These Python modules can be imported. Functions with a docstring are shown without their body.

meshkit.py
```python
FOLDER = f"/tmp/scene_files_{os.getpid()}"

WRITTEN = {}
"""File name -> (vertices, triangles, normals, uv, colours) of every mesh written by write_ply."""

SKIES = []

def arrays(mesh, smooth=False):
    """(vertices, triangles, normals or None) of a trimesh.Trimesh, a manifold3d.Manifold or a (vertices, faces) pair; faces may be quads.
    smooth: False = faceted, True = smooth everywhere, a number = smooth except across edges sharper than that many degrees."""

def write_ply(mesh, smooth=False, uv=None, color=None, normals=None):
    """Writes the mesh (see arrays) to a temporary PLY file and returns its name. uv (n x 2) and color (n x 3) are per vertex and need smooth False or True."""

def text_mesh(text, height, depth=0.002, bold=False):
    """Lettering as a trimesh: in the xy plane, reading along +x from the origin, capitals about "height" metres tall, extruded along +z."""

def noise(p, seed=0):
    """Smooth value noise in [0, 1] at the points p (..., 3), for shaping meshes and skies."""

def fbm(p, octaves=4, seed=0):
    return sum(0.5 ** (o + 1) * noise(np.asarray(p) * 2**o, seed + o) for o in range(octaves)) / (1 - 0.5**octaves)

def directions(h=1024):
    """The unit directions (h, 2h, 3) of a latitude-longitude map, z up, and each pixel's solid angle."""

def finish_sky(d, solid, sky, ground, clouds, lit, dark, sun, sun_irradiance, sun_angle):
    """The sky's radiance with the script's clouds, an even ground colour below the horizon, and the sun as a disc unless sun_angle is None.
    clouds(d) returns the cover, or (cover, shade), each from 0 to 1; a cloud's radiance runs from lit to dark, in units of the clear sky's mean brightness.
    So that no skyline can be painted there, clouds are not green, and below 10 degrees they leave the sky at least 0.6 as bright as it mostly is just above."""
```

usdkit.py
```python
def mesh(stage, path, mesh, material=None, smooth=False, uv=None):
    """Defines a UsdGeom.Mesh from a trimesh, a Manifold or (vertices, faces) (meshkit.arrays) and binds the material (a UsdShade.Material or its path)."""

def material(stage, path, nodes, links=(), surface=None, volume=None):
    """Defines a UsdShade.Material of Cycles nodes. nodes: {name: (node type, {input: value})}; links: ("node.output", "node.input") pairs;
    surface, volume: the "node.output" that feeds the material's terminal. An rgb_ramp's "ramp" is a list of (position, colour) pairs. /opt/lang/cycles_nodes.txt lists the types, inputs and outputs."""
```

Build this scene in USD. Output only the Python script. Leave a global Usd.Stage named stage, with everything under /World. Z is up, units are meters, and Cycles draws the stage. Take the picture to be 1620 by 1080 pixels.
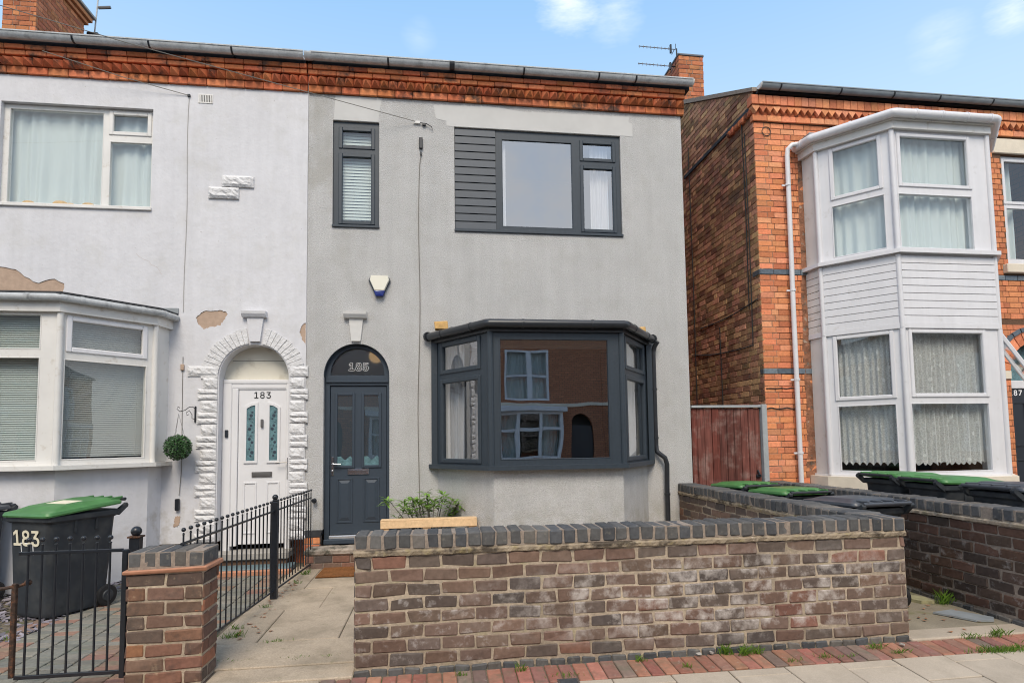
import math, numpy as np, trimesh, usdkit, meshkit
from pxr import Usd, UsdGeom, UsdLux, UsdShade, Gf, Sdf
from shapely.geometry import Polygon, box as sbox, LineString, Point
from shapely.ops import unary_union
def zbox(u0, u1, z0, z1): return sbox(u0, z0, u1, z1)
stage = Usd.Stage.CreateInMemory()
UsdGeom.SetStageUpAxis(stage, UsdGeom.Tokens.z); UsdGeom.SetStageMetersPerUnit(stage, 1.0)
UsdGeom.Xform.Define(stage, '/World'); UsdGeom.Scope.Define(stage, '/World/Looks')
rng = np.random.default_rng(7)
PI = math.pi

# ------------------------------------------------------------------ camera, sky, sun, exposure
EXPOSURE, SKY, SUN, SUN_ANGLE = 0.95, 0.12, 0.40, 26.0
SUN_AZ, SUN_EL = math.radians(186), math.radians(50)       # direction towards the sun: azimuth from +y clockwise
YAW, PITCH, ROLL = 0.13217954, 0.06676737, -0.0139236
EYE = np.array([1.71684, -8.07732, 1.604346])
_f = np.array([math.sin(YAW)*math.cos(PITCH), math.cos(YAW)*math.cos(PITCH), math.sin(PITCH)])
_r = np.array([math.cos(YAW), -math.sin(YAW), 0.0]); _u = np.cross(_r, _f)
_R, _U = math.cos(ROLL)*_r + math.sin(ROLL)*_u, -math.sin(ROLL)*_r + math.cos(ROLL)*_u
cam = UsdGeom.Camera.Define(stage, '/World/camera')
cam.AddTransformOp().Set(Gf.Matrix4d(*_R, 0, *_U, 0, *(-_f), 0, *EYE, 1))
cam.CreateHorizontalApertureAttr(36.0); cam.CreateVerticalApertureAttr(36.0*682/1024)
cam.CreateFocalLengthAttr(20.4444); cam.CreateVerticalApertureOffsetAttr(2.1164)
cam.CreateClippingRangeAttr(Gf.Vec2f(0.05, 500)); cam.CreateExposureAttr(EXPOSURE)

def material(name, nodes, links, surface='p.BSDF', volume=None):
    return usdkit.material(stage, '/World/Looks/' + name, nodes, links, surface=surface, volume=volume)

dome = UsdLux.DomeLight.Define(stage, '/World/sky')
dome.GetPrim().SetCustomDataByKey('kind', 'structure'); dome.GetPrim().SetCustomDataByKey('label', 'pale blue sky with a few faint white wisps of cloud')
_n = {'tc': ('texture_coordinate', {}), 'sky': ('sky_texture', {'sky_type': 'single_scattering', 'sun_disc': False, 'sun_elevation': SUN_EL, 'sun_rotation': SUN_AZ, 'air_density': 1.0, 'aerosol_density': 0.7}),
      'veil': ('mix_color', {'blend_type': 'mix', 'fac': 0.55, 'use_clamp': False}), 'sz': ('separate_xyz', {}), 'air': ('rgb_ramp', {'ramp': [(0.0, (5.2, 5.7, 6.0)), (.45, (3.35, 4.6, 5.75)), (.66, (1.75, 3.5, 5.6)), (1.0, (1.2, 2.8, 5.2))]}),
      'bg': ('background_shader', {'strength': SKY}),
      'nz': ('noise_texture', {'scale': 13.0, 'detail': 7.0, 'roughness': 0.68}), 'st': ('mapping', {'scale': (1.0, 1.0, 3.4)})}
_l = [('sky.color', 'veil.a'), ('tc.generated', 'sz.vector'), ('sz.z', 'air.fac'), ('air.color', 'veil.b'), ('tc.generated', 'st.vector'), ('st.vector', 'nz.vector')]
prev = 'veil.result'
for i, (d, rad, amt) in enumerate([((0.19, 0.769, 0.619), 0.075, 0.55), ((0.255, 0.757, 0.602), 0.07, 0.3), ((-0.02, 0.812, 0.583), 0.04, 0.12), ((0.667, 0.562, 0.489), 0.045, 0.4), ((0.62, 0.61, 0.485), 0.06, .2)]):
    _n |= {f'd{i}': ('vector_math', {'math_type': 'distance', 'vector2': d}), f'r{i}': ('map_range', {'from_min': rad, 'from_max': 0.0, 'to_min': 0.0, 'to_max': 1.0, 'clamp': True}),
           f'm{i}': ('math', {'math_type': 'multiply'}), f's{i}': ('map_range', {'from_min': 0.18, 'from_max': 0.55, 'to_min': 0.0, 'to_max': amt, 'clamp': True}),
           f'x{i}': ('mix_color', {'blend_type': 'mix', 'b': (6.3, 6.3, 6.7), 'use_clamp': False})}
    _l += [('tc.generated', f'd{i}.vector1'), (f'd{i}.value', f'r{i}.value'), (f'r{i}.result', f'm{i}.value1'), ('nz.fac', f'm{i}.value2'), (f'm{i}.value', f's{i}.value'), (f's{i}.result', f'x{i}.fac'), (prev, f'x{i}.a')]
    prev = f'x{i}.result'
# broken cloud over the street side, as the upstairs glass shows it
_n |= {'cn': ('noise_texture', {'scale': 2.6, 'detail': 7.0, 'roughness': .58}), 'cr': ('map_range', {'from_min': .42, 'from_max': .62, 'to_min': 0.0, 'to_max': .85, 'clamp': True}), 'sy': ('separate_xyz', {}), 'cy': ('map_range', {'from_min': .15, 'from_max': -.25, 'to_min': 0.0, 'to_max': 1.0, 'clamp': True}), 'cm': ('math', {'math_type': 'multiply'}), 'cx': ('mix_color', {'blend_type': 'mix', 'b': (5.6, 5.6, 5.7), 'use_clamp': False})}
_l += [('tc.generated', 'cn.vector'), ('cn.fac', 'cr.value'), ('tc.generated', 'sy.vector'), ('sy.y', 'cy.value'), ('cr.result', 'cm.value1'), ('cy.result', 'cm.value2'), ('cm.value', 'cx.fac'), (prev, 'cx.a')]; prev = 'cx.result'
_l += [(prev, 'bg.color')]
skym = material('sky_air', _n, _l, surface='bg.background')
UsdShade.MaterialBindingAPI.Apply(dome.GetPrim()).Bind(skym)
sun = UsdLux.DistantLight.Define(stage, '/World/sun')
sun.CreateNormalizeAttr(True); sun.CreateIntensityAttr(SUN); sun.CreateAngleAttr(SUN_ANGLE); sun.CreateColorAttr(Gf.Vec3f(1.0, 0.88, 0.72))
sun.AddRotateZOp().Set(-math.degrees(SUN_AZ) + 180.0); sun.AddRotateXOp().Set(90.0 - math.degrees(SUN_EL))

# ------------------------------------------------------------------ mesh builder
def _chamfer_template():
    v = np.array([[sx*(1 if k == 0 else .8), sy*(1 if k == 1 else .8), sz*(1 if k == 2 else .8)] for sx in (-1, 1) for sy in (-1, 1) for sz in (-1, 1) for k in range(3)])
    h = trimesh.convex.convex_hull(v); idx = [int(np.argmin(((v - p)**2).sum(1))) for p in h.vertices]
    return v, np.array(idx)[h.faces]
_CV, _CF = _chamfer_template()
_BF = np.array([[0, 1, 3], [0, 3, 2], [4, 6, 7], [4, 7, 5], [0, 4, 5], [0, 5, 1], [2, 3, 7], [2, 7, 6], [0, 2, 6], [0, 6, 4], [1, 5, 7], [1, 7, 3]])

def frame_poly(u0, u1, z0, z1, cells):
    return zbox(u0, u1, z0, z1).difference(unary_union([zbox(a-(.046 if op else .004), b+(.046 if op else .004), p-(.046 if op else .004), q+(.046 if op else .004)) for a, b, p, q, op in cells]))

class MB:
    """Collects shapes given in (u, d, z) and maps them to the world by fn; u along, d outward, z up."""
    def __init__(self, fn=None):
        self.v, self.f, self.n, self.fn, self.r = [], [], 0, fn, []
        self.flip = False
        if fn is not None:
            o = fn(np.zeros((1, 3)))[0]; e = fn(np.eye(3)) - o
            self.flip = np.linalg.det(e) < 0
    def add(self, v, f):
        v = np.asarray(v, float)
        if self.fn is not None: v = self.fn(v)
        f = np.asarray(f, int)
        if self.flip: f = f[:, ::-1]
        self.v.append(v); self.f.append(f + self.n); self.n += len(v); self.r.append(np.full(len(v), (len(self.v)*0.6180339887 + 0.317*math.sin(len(self.v)*12.9898)*43.7) % 1.0)); return self
    def box(self, x0, x1, y0, y1, z0, z1):
        return self.add([(x, y, z) for x in (x0, x1) for y in (y0, y1) for z in (z0, z1)], _BF)
    def cb(self, x0, x1, y0, y1, z0, z1, c=.004, jit=0.0, r=None):
        lo, hi = np.array([min(x0, x1), min(y0, y1), min(z0, z1)]), np.array([max(x0, x1), max(y0, y1), max(z0, z1)])
        h = (hi-lo)/2; c = min(c, .45*h.min()); s = np.sign(_CV); full = np.abs(_CV) > .9
        v = (lo+hi)/2 + s*np.where(full, h, h-c)
        if jit: v = v + np.repeat((r or rng).normal(0, jit, (8, 3)), 3, axis=0)
        return self.add(v, _CF)
    def tm(self, m, T=None):
        v = np.array(m.vertices)
        if T is not None: v = T(v)
        return self.add(v, np.array(m.faces))
    def prism(self, poly, d0, d1, plane='uz'):
        polys = getattr(poly, 'geoms', [poly])
        for p in polys:
            if p.is_empty or p.area < 1e-7: continue
            m = trimesh.creation.extrude_polygon(p, 1.0, engine='earcut'); w = np.array(m.vertices); f = np.array(m.faces)
            t = d0 + w[:, 2]*(d1-d0)
            if plane == 'uz': v, fl = np.stack([w[:, 0], t, w[:, 1]], 1), d1 > d0
            elif plane == 'ud': v, fl = np.stack([w[:, 0], w[:, 1], t], 1), d1 < d0
            else: v, fl = np.stack([t, w[:, 0], w[:, 1]], 1), d1 < d0        # 'dz' : polygon in (d,z), along u
            self.add(v, f[:, ::-1] if fl else f)
        return self
    def tube(self, pts, r, n=8, caps=True):
        pts = np.asarray(pts, float); m = len(pts); r = np.broadcast_to(np.asarray(r, float), (m,))
        t = np.gradient(pts, axis=0) if m > 2 else np.repeat((pts[1]-pts[0])[None], 2, 0)
        t /= np.linalg.norm(t, axis=1, keepdims=True) + 1e-12
        a = np.array([0, 0, 1.0]) if abs(t[0][2]) < .9 else np.array([1.0, 0, 0]); V = []
        for i in range(m):
            b = np.cross(t[i], a); b /= np.linalg.norm(b) + 1e-12; c = np.cross(t[i], b); a = np.cross(b, t[i]) if abs(np.dot(a, t[i])) > .95 else a
            ang = np.arange(n)/n*2*PI
            V.append(pts[i] + r[i]*(np.cos(ang)[:, None]*b + np.sin(ang)[:, None]*c))
        V = np.concatenate(V); F = []
        for i in range(m-1):
            for k in range(n):
                p, q = i*n+k, i*n+(k+1) % n
                F += [(p, p+n, q), (q, p+n, q+n)]
        if caps:
            V = np.vstack([V, pts[:1], pts[-1:]]); e = m*n
            F += [(e, k, (k+1) % n) for k in range(n)] + [(e+1, (m-1)*n+(k+1) % n, (m-1)*n+k) for k in range(n)]
        return self.add(V, F)
    def ball(self, c, r, sub=2, sc=(1, 1, 1)):
        s = trimesh.creation.icosphere(subdivisions=sub, radius=1.0)
        return self.add(np.array(s.vertices)*np.array(sc)*r + np.asarray(c), np.array(s.faces))
    def cyl(self, a, b, r, n=16): return self.tube([a, b], r, n)
    def quad(self, a, b, c, d): return self.add([a, b, c, d] if self.fn is None else [d, c, b, a], [(0, 1, 2), (0, 2, 3)])
    def grid(self, P):
        P = np.asarray(P, float); a, b = P.shape[:2]
        F = [t for i in range(a-1) for j in range(b-1) for t in ((i*b+j, (i+1)*b+j, i*b+j+1), (i*b+j+1, (i+1)*b+j, (i+1)*b+j+1))]
        return self.add(P.reshape(-1, 3), F)
    def ring(self, u0, u1, z0, z1, w, d0, d1, c=.004, wb=None):
        wb = w if wb is None else wb
        self.cb(u0, u0+w, d0, d1, z0, z1, c); self.cb(u1-w, u1, d0, d1, z0, z1, c)
        self.cb(u0+w-.001, u1-w+.001, d0+.0015, d1-.0015, z1-w, z1, c); self.cb(u0+w-.001, u1-w+.001, d0+.0015, d1-.0015, z0, z0+wb, c); return self
    def arr(self): return np.concatenate(self.v), np.concatenate(self.f)

def fmap(A, B=None):
    """map for an upright plane: from A towards B (x, y), d outward to the right of the walk A->B seen from above (that is, towards the viewer for +x runs)."""
    if B is None: return lambda p: np.stack([p[:, 0], -p[:, 1], p[:, 2]], 1)
    A, B = np.array(A, float), np.array(B, float); u = (B-A)/np.linalg.norm(B-A); n = np.array([u[1], -u[0]])
    return lambda p: np.stack([A[0]+p[:, 0]*u[0]+p[:, 1]*n[0], A[1]+p[:, 0]*u[1]+p[:, 1]*n[1], p[:, 2]], 1)
FRONT = fmap(None)

USED, OFF = {}, {}
def numbered(parent, name):
    k = USED.get((parent, name), 0); USED[(parent, name)] = k+1
    return name if k == 0 else f'{name}_{k:03d}'
def tag(p, label=None, cat=None, group=None, kind=None):
    for k, v in (('label', label), ('category', cat), ('group', group), ('kind', kind)):
        if v: p.SetCustomDataByKey(k, v)
    return p
def thing(name, label, cat, loc=(0, 0, 0), group=None, rotz=0.0, kind=None):
    path = '/World/' + numbered('/World', name); x = UsdGeom.Xform.Define(stage, path); x.AddTranslateOp().Set(Gf.Vec3d(*map(float, loc)))
    if rotz: x.AddRotateZOp().Set(rotz)
    OFF[path] = np.zeros(3) if rotz or kind == 'local' else np.array(loc, float)
    tag(x.GetPrim(), label, cat, group, None if kind == 'local' else kind); return path
def piecewise(p, mb, smooth):
    if isinstance(mb, MB) and len(mb.r) > 3 and smooth is False: UsdGeom.PrimvarsAPI(p).CreatePrimvar('rnd', Sdf.ValueTypeNames.FloatArray, 'vertex').Set([float(x) for x in np.concatenate(mb.r)])
def obj(name, mb, m, parent, smooth=False, label=None, kind=None):
    path = parent + '/' + numbered(parent, name); v, f = mb.arr() if isinstance(mb, MB) else mb
    OFF[path] = OFF[parent]
    p = usdkit.mesh(stage, path, (v - OFF[parent], f), m, smooth=smooth).GetPrim(); tag(p, label, kind=kind); piecewise(p, mb, smooth); return path
def top(name, mb, m, label, cat=None, group=None, kind=None, smooth=False):
    path = '/World/' + numbered('/World', name); v, f = mb.arr(); OFF[path] = np.zeros(3)
    p = usdkit.mesh(stage, path, (v, f), m, smooth=smooth).GetPrim(); tag(p, label, cat, group, kind); piecewise(p, mb, smooth); return path

# ------------------------------------------------------------------ materials
def surf(name, col, rough=.7, var=0.0, hue=0.0, ns=(8.0, .0), ns2=(1.0, .0), bump=None, merged=False, spec=.4, local=False, metallic=0.0, stains=(), coat=0.0, grain=None, white=None):
    """Base colour varied per object (var, hue), by noise (scale, amount) twice, with stains [(colour, scale, low, high, box or None)] and fine bump [(scale, strength, distance)]."""
    n = {'p': ('principled_bsdf', {'roughness': rough, 'specular_ior_level': spec, 'metallic': metallic, 'coat_weight': coat}), 'c': ('color', {'value': col})}
    l = []
    n['tc'] = ('texture_coordinate', {}) if local else ('geometry', {}); pos = 'tc.object' if local else 'tc.position'
    n['oi'] = ('attribute', {'attribute': 'rnd'}) if merged else ('object_info', {}); rnd = 'oi.fac' if merged else 'oi.random'
    out = 'c.color'
    if var or hue or ns[1] or ns2[1]:
        n['h'] = ('hsv', {}); l += [(out, 'h.color')]; out = 'h.color'
        n['va'] = ('map_range', {'from_min': 0.0, 'from_max': 1.0, 'to_min': 1-var, 'to_max': 1+var}); l += [(rnd, 'va.value')]
        cur = 'va.result'
        for i, (s, a) in enumerate((ns, ns2)):
            if not a: continue
            n[f'n{i}'] = ('noise_texture', {'scale': s, 'detail': 5.0, 'roughness': .6}); n[f'q{i}'] = ('map_range', {'from_min': .3, 'from_max': .7, 'to_min': 1-a, 'to_max': 1+a}); n[f'k{i}'] = ('math', {'math_type': 'multiply'})
            l += [(pos, f'n{i}.vector'), (f'n{i}.fac', f'q{i}.value'), (f'q{i}.result', f'k{i}.value1'), (cur, f'k{i}.value2')]; cur = f'k{i}.value'
        l += [(cur, 'h.value')]
        if hue:
            n['hm'] = ('math', {'math_type': 'multiply', 'value2': 7.31}); n['hf'] = ('math', {'math_type': 'fraction'})
            n['hr'] = ('map_range', {'from_min': 0.0, 'from_max': 1.0, 'to_min': .5-hue, 'to_max': .5+hue}); l += [(rnd, 'hm.value1'), ('hm.value', 'hf.value1'), ('hf.value', 'hr.value'), ('hr.result', 'h.hue')]
    for i, (sc, scale, lo, hi, bx) in enumerate(stains):
        n[f'sn{i}'] = ('noise_texture', {'scale': scale, 'detail': 6.0, 'roughness': .65}); n[f'sr{i}'] = ('map_range', {'from_min': lo, 'from_max': hi, 'to_min': 0.0, 'to_max': sc[3] if len(sc) > 3 else 1.0, 'clamp': True})
        n[f'sx{i}'] = ('mix_color', {'blend_type': 'mix', 'b': sc[:3]}); l += [(pos, f'sn{i}.vector'), (f'sn{i}.fac', f'sr{i}.value'), (out, f'sx{i}.a')]
        fac = f'sr{i}.result'
        if bx:      # soft box mask: (centre, half sizes)
            n[f'sd{i}'] = ('vector_math', {'math_type': 'subtract', 'vector2': bx[0]}); n[f'se{i}'] = ('vector_math', {'math_type': 'divide', 'vector2': bx[1]}); n[f'sl{i}'] = ('vector_math', {'math_type': 'length'})
            n[f'sm{i}'] = ('map_range', {'from_min': 1.0, 'from_max': .55, 'to_min': 0.0, 'to_max': 1.0, 'clamp': True}); n[f'sp{i}'] = ('math', {'math_type': 'multiply'})
            l += [(pos, f'sd{i}.vector1'), (f'sd{i}.vector', f'se{i}.vector1'), (f'se{i}.vector', f'sl{i}.vector1'), (f'sl{i}.value', f'sm{i}.value'), (f'sm{i}.result', f'sp{i}.value1'), (fac, f'sp{i}.value2')]; fac = f'sp{i}.value'
        l += [(fac, f'sx{i}.fac')]; out = f'sx{i}.result'
    if grain:   # streaks along z: (scale xy, scale z, amount)
        n['gm'] = ('mapping', {'scale': (grain[0], grain[0], grain[1])}); n['gn'] = ('noise_texture', {'scale': 1.0, 'detail': 4.0, 'roughness': .6}); n['gr'] = ('map_range', {'from_min': .3, 'from_max': .7, 'to_min': 1-grain[2], 'to_max': 1+grain[2]}); n['gh'] = ('hsv', {})
        l += [(pos, 'gm.vector'), ('gm.vector', 'gn.vector'), ('gn.fac', 'gr.value'), ('gr.result', 'gh.value'), (out, 'gh.color')]; out = 'gh.color'
    l += [(out, 'p.base_color')]
    nrm = None
    for i, (s, st, di) in enumerate(bump or []):
        n[f'bn{i}'] = ('noise_texture', {'scale': s, 'detail': 3.0, 'roughness': .6}); n[f'b{i}'] = ('bump', {'strength': st, 'distance': di}); l += [(pos, f'bn{i}.vector'), (f'bn{i}.fac', f'b{i}.height')]
        if nrm: l += [(nrm, f'b{i}.normal')]
        nrm = f'b{i}.normal'
    if nrm: l += [(nrm, 'p.normal')]
    return material(name, n, l)

BR = [(55, .5, .002), (220, .3, .001)]
def brickset(name, cols, **k):
    return [surf(f'{name}_{i}', c, var=.22, hue=.007, ns=(28, .18), bump=BR, rough=.85, spec=.2, **k) for i, c in enumerate(cols)]
EFF = [((.52, .47, .43, .8), 8.0, .46, .66, ((4.0, -3.85, .40), (2.3, .4, .40))), ((.46, .43, .41, .55), 14.0, .55, .72, ((1.7, -3.85, .30), (1.0, .4, .35)))]
M = {}
GW = [(.145, .100, .078), (.118, .090, .075), (.165, .105, .080), (.098, .080, .071), (.20, .105, .075)]
M['gw'] = brickset('wall_brick_brown', GW, stains=EFF)
M['gw_m'] = surf('wall_brick_mixed', (.115, .08, .063), var=.35, hue=.015, ns=(28, .18), bump=BR, rough=.85, spec=.2, merged=True)
M['pier'] = brickset('pier_brick', stains=[((.06, .052, .046, .6), 9.0, .52, .68, None), ((.38, .28, .18, .5), 13.0, .62, .72, None)], cols= [(.155, .095, .070), (.19, .100, .068), (.12, .085, .068), (.30, .14, .078)])
M['rw'] = brickset('boundary_brick', [(.085, .058, .045), (.065, .048, .040), (.10, .058, .042)], stains=[((.40, .37, .35, .6), 12.0, .56, .72, ((6.55, -3.2, .35), (.5, 1.6, .38)))])
M['orange'] = brickset('brick_orange', [(.62, .225, .105), (.64, .245, .12), (.56, .20, .095), (.66, .28, .15)], stains=[((.10, .06, .045, .55), 3.0, .58, .72, None)])
M['orange_m'] = surf('brick_orange_mixed', (.56, .21, .10), var=.2, hue=.006, ns=(28, .18), bump=BR, rough=.85, spec=.2, merged=True)
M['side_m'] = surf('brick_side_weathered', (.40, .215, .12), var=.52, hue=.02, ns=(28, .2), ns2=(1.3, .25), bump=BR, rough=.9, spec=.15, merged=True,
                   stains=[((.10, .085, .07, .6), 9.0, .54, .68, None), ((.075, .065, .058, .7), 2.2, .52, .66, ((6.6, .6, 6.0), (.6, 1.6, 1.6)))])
M['chim'] = brickset('chimney_brick', [(.40, .145, .065), (.46, .175, .08), (.36, .125, .06)], stains=[((.05, .045, .04, .6), 6.0, .55, .7, None)])
M['chim_m'] = surf('chimney_brick_mixed', (.40, .15, .068), var=.3, hue=.015, ns=(20, .2), bump=BR, rough=.9, spec=.15, merged=True)
M['terra'] = brickset('terracotta', [(.47, .145, .062), (.41, .125, .055), (.52, .175, .08)], stains=[((.05, .045, .04, .85), 5.0, .53, .66, None)])
M['blue'] = brickset('blue_brick', [(.092, .090, .088), (.112, .107, .101), (.074, .076, .080), (.130, .118, .105)], stains=[((.27, .24, .19, .5), 16.0, .57, .75, None)])
M['blueband'] = brickset('blue_band_brick', [(.12, .15, .18), (.17, .20, .23)])
M['mortar'] = surf('mortar_buff', (.375, .305, .23), ns=(40, .2), ns2=(2.5, .3), bump=[(90, .6, .006)], rough=.95, spec=.1, stains=[((.30, .27, .14, .5), 8.0, .55, .7, None)])
M['mortar_dark'] = surf('mortar_dark', (.13, .078, .052), ns=(40, .2), bump=[(90, .5, .004)], rough=.95, spec=.1)
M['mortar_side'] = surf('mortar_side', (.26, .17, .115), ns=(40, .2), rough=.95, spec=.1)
M['mortar_mid'] = surf('mortar_grey', (.27, .22, .18), ns=(40, .25), bump=[(90, .5, .004)], rough=.95, spec=.1)
M['moss'] = surf('mossy_mortar', (.31, .25, .18), ns=(18, .25), bump=[(60, .8, .01)], rough=.95, spec=.1, stains=[((.23, .19, .07, .6), 9.0, .54, .66, None), ((.06, .05, .042, .85), 4.0, .50, .60, None), ((.50, .43, .35, .8), 11.0, .6, .68, None)])
M['render_grey'] = surf('roughcast_grey', (.505, .50, .49), ns=(2.0, .06), ns2=(60, .15), bump=[(85, 1.0, .016)], grain=(7, .5, .045), rough=.95, spec=.1,
                        stains=[((.37, .355, .32, .6), 1.6, .45, .62, ((.2, 0, 5.4), (.7, .6, 1.6))), ((.41, .40, .37, .4), 3.0, .50, .70, None), ((.36, .34, .29, .6), 5.0, .42, .62, ((1.3, -.2, .45), (6.0, 1.5, .55)))])
M['render_patch'] = surf('smooth_grey_render', (.525, .52, .505), ns=(3.0, .05), bump=[(120, .3, .003)], rough=.95, spec=.1)
M['render_white'] = surf('white_masonry_paint', (.60, .597, .615), ns=(1.4, .05), ns2=(12, .03), bump=[(30, .5, .004), (8, .4, .012)], rough=.85, spec=.2,
                         grain=(9, .7, .035), stains=[((.50, .49, .46, .45), 1.8, .52, .70, None), ((.50, .49, .48, .5), 6.0, .58, .74, None), ((.22, .19, .16, .75), 24.0, .68, .76, None), ((.36, .33, .28, .5), 5.0, .5, .65, ((-1.8, 0, 0.5), (2.6, .6, .5)))])
M['plaster'] = surf('bare_plaster', (.42, .31, .235), ns=(14, .12), bump=[(60, .5, .004)], rough=.95, spec=.1)
M['quoin'] = surf('white_painted_stone', (.64, .635, .635), ns=(9, .05), bump=[(22, .9, .02), (80, .4, .004)], rough=.8, spec=.2, stains=[((.40, .37, .33, .5), 14.0, .6, .74, None)])
M['upvc'] = surf('white_plastic', (.655, .65, .665), rough=.38, ns=(3, .04), spec=.5, grain=(14, .8, .03), stains=[((.40, .38, .34, .4), 7.0, .60, .76, None)])
M['upvc_aged'] = surf('white_plastic_weathered', (.66, .645, .615), rough=.45, ns=(3, .06), spec=.4, stains=[((.42, .36, .28, .55), 9.0, .58, .72, None)])
M['cream'] = surf('cream_painted_stone', (.66, .59, .48), ns=(6, .08), bump=[(40, .4, .005)], rough=.8, spec=.2)
M['anth'] = surf('anthracite_frame', (.030, .041, .053), rough=.45, ns=(30, .10), spec=.45, grain=(30, 1.5, .08), stains=[((.07, .075, .08, .3), 8.0, .58, .78, None)])
M['anth_clad'] = surf('anthracite_cladding', (.060, .072, .088), rough=.5, var=.06, ns=(20, .06), spec=.4, bump=[(60, .15, .002)])
M['door_grey'] = surf('anthracite_door', (.038, .052, .070), rough=.40, ns=(40, .06), spec=.45, bump=[(150, .12, .001)])
M['door_white'] = surf('white_door', (.70, .695, .70), rough=.35, ns=(3, .03), spec=.5)
M['door_black'] = surf('black_door', (.022, .026, .034), rough=.3, spec=.5)
M['fanwood'] = surf('cream_board', (.64, .61, .52), rough=.6, ns=(4, .05), stains=[((.35, .31, .24, .5), 5.0, .55, .7, None)])
M['black_gutter'] = surf('black_plastic', (.022, .024, .028), rough=.35, spec=.5, ns=(12, .2))
M['felt'] = surf('dark_roof_felt', (.045, .047, .05), rough=.9, ns=(20, .3), bump=[(80, .5, .004)])
M['iron_gutter'] = surf('painted_iron_gutter', (.43, .445, .45), rough=.6, ns=(6, .15), ns2=(40, .1), spec=.3, stains=[((.14, .14, .14, .6), 8.0, .54, .70, None)])
M['iron_gutter_dark'] = surf('grey_iron_gutter', (.24, .265, .28), rough=.55, ns=(6, .15), spec=.3)
M['slate'] = surf('roof_slate', (.085, .09, .10), rough=.6, var=.2, ns=(6, .2))
M['lead'] = surf('lead_flashing', (.24, .26, .27), rough=.6, ns=(8, .15))
M['iron'] = surf('black_painted_iron', (.012, .014, .018), rough=.35, spec=.5, ns=(30, .2))
M['iron_rust'] = surf('rusty_iron', (.045, .028, .02), rough=.75, ns=(40, .5), spec=.3, stains=[((.14, .06, .03, .8), 30.0, .5, .62, None)])
M['chrome'] = surf('polished_chrome', (.75, .75, .76), rough=.15, metallic=1.0)
M['brassdark'] = surf('dull_metal', (.22, .21, .20), rough=.4, metallic=.8)
M['alu'] = surf('aluminium_sill', (.62, .63, .65), rough=.3, metallic=.7)
M['concrete'] = surf('path_concrete', (.37, .30, .222), var=.07, ns=(2.2, .12), ns2=(90, .2), bump=[(120, .5, .0015), (12, .3, .006)], rough=.95, spec=.15, stains=[((.20, .165, .115, .6), 3.0, .48, .68, None), ((.16, .15, .08, .6), 7.0, .60, .72, None), ((.50, .38, .30, .4), 130.0, .62, .72, None)])
M['slab'] = surf('pavement_slab', (.43, .36, .28), var=.06, ns=(2.5, .07), ns2=(110, .10), bump=[(140, .4, .0012)], rough=.95, spec=.15, stains=[((.30, .25, .19, .5), 3.5, .50, .70, None), ((.15, .12, .09, .7), 40.0, .69, .75, None)])
M['paver'] = [surf(f'red_paver_{i}', c, var=.16, hue=.012, ns=(24, .15), bump=BR, rough=.9, spec=.15, stains=[((.13, .13, .09, .55), 7.0, .50, .68, None), ((.38, .32, .27, .5), 30.0, .6, .72, None)]) for i, c in enumerate([(.30, .135, .095), (.25, .13, .10), (.34, .16, .11), (.20, .14, .115)])]
M['block'] = [surf(f'block_paver_{i}', c, var=.16, hue=.01, ns=(24, .15), bump=BR, rough=.9, spec=.15, stains=[((.13, .15, .10, .45), 5.0, .54, .7, None)]) for i, c in enumerate([(.24, .165, .12), (.25, .15, .11), (.21, .195, .16), (.175, .17, .145)])]
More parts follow.
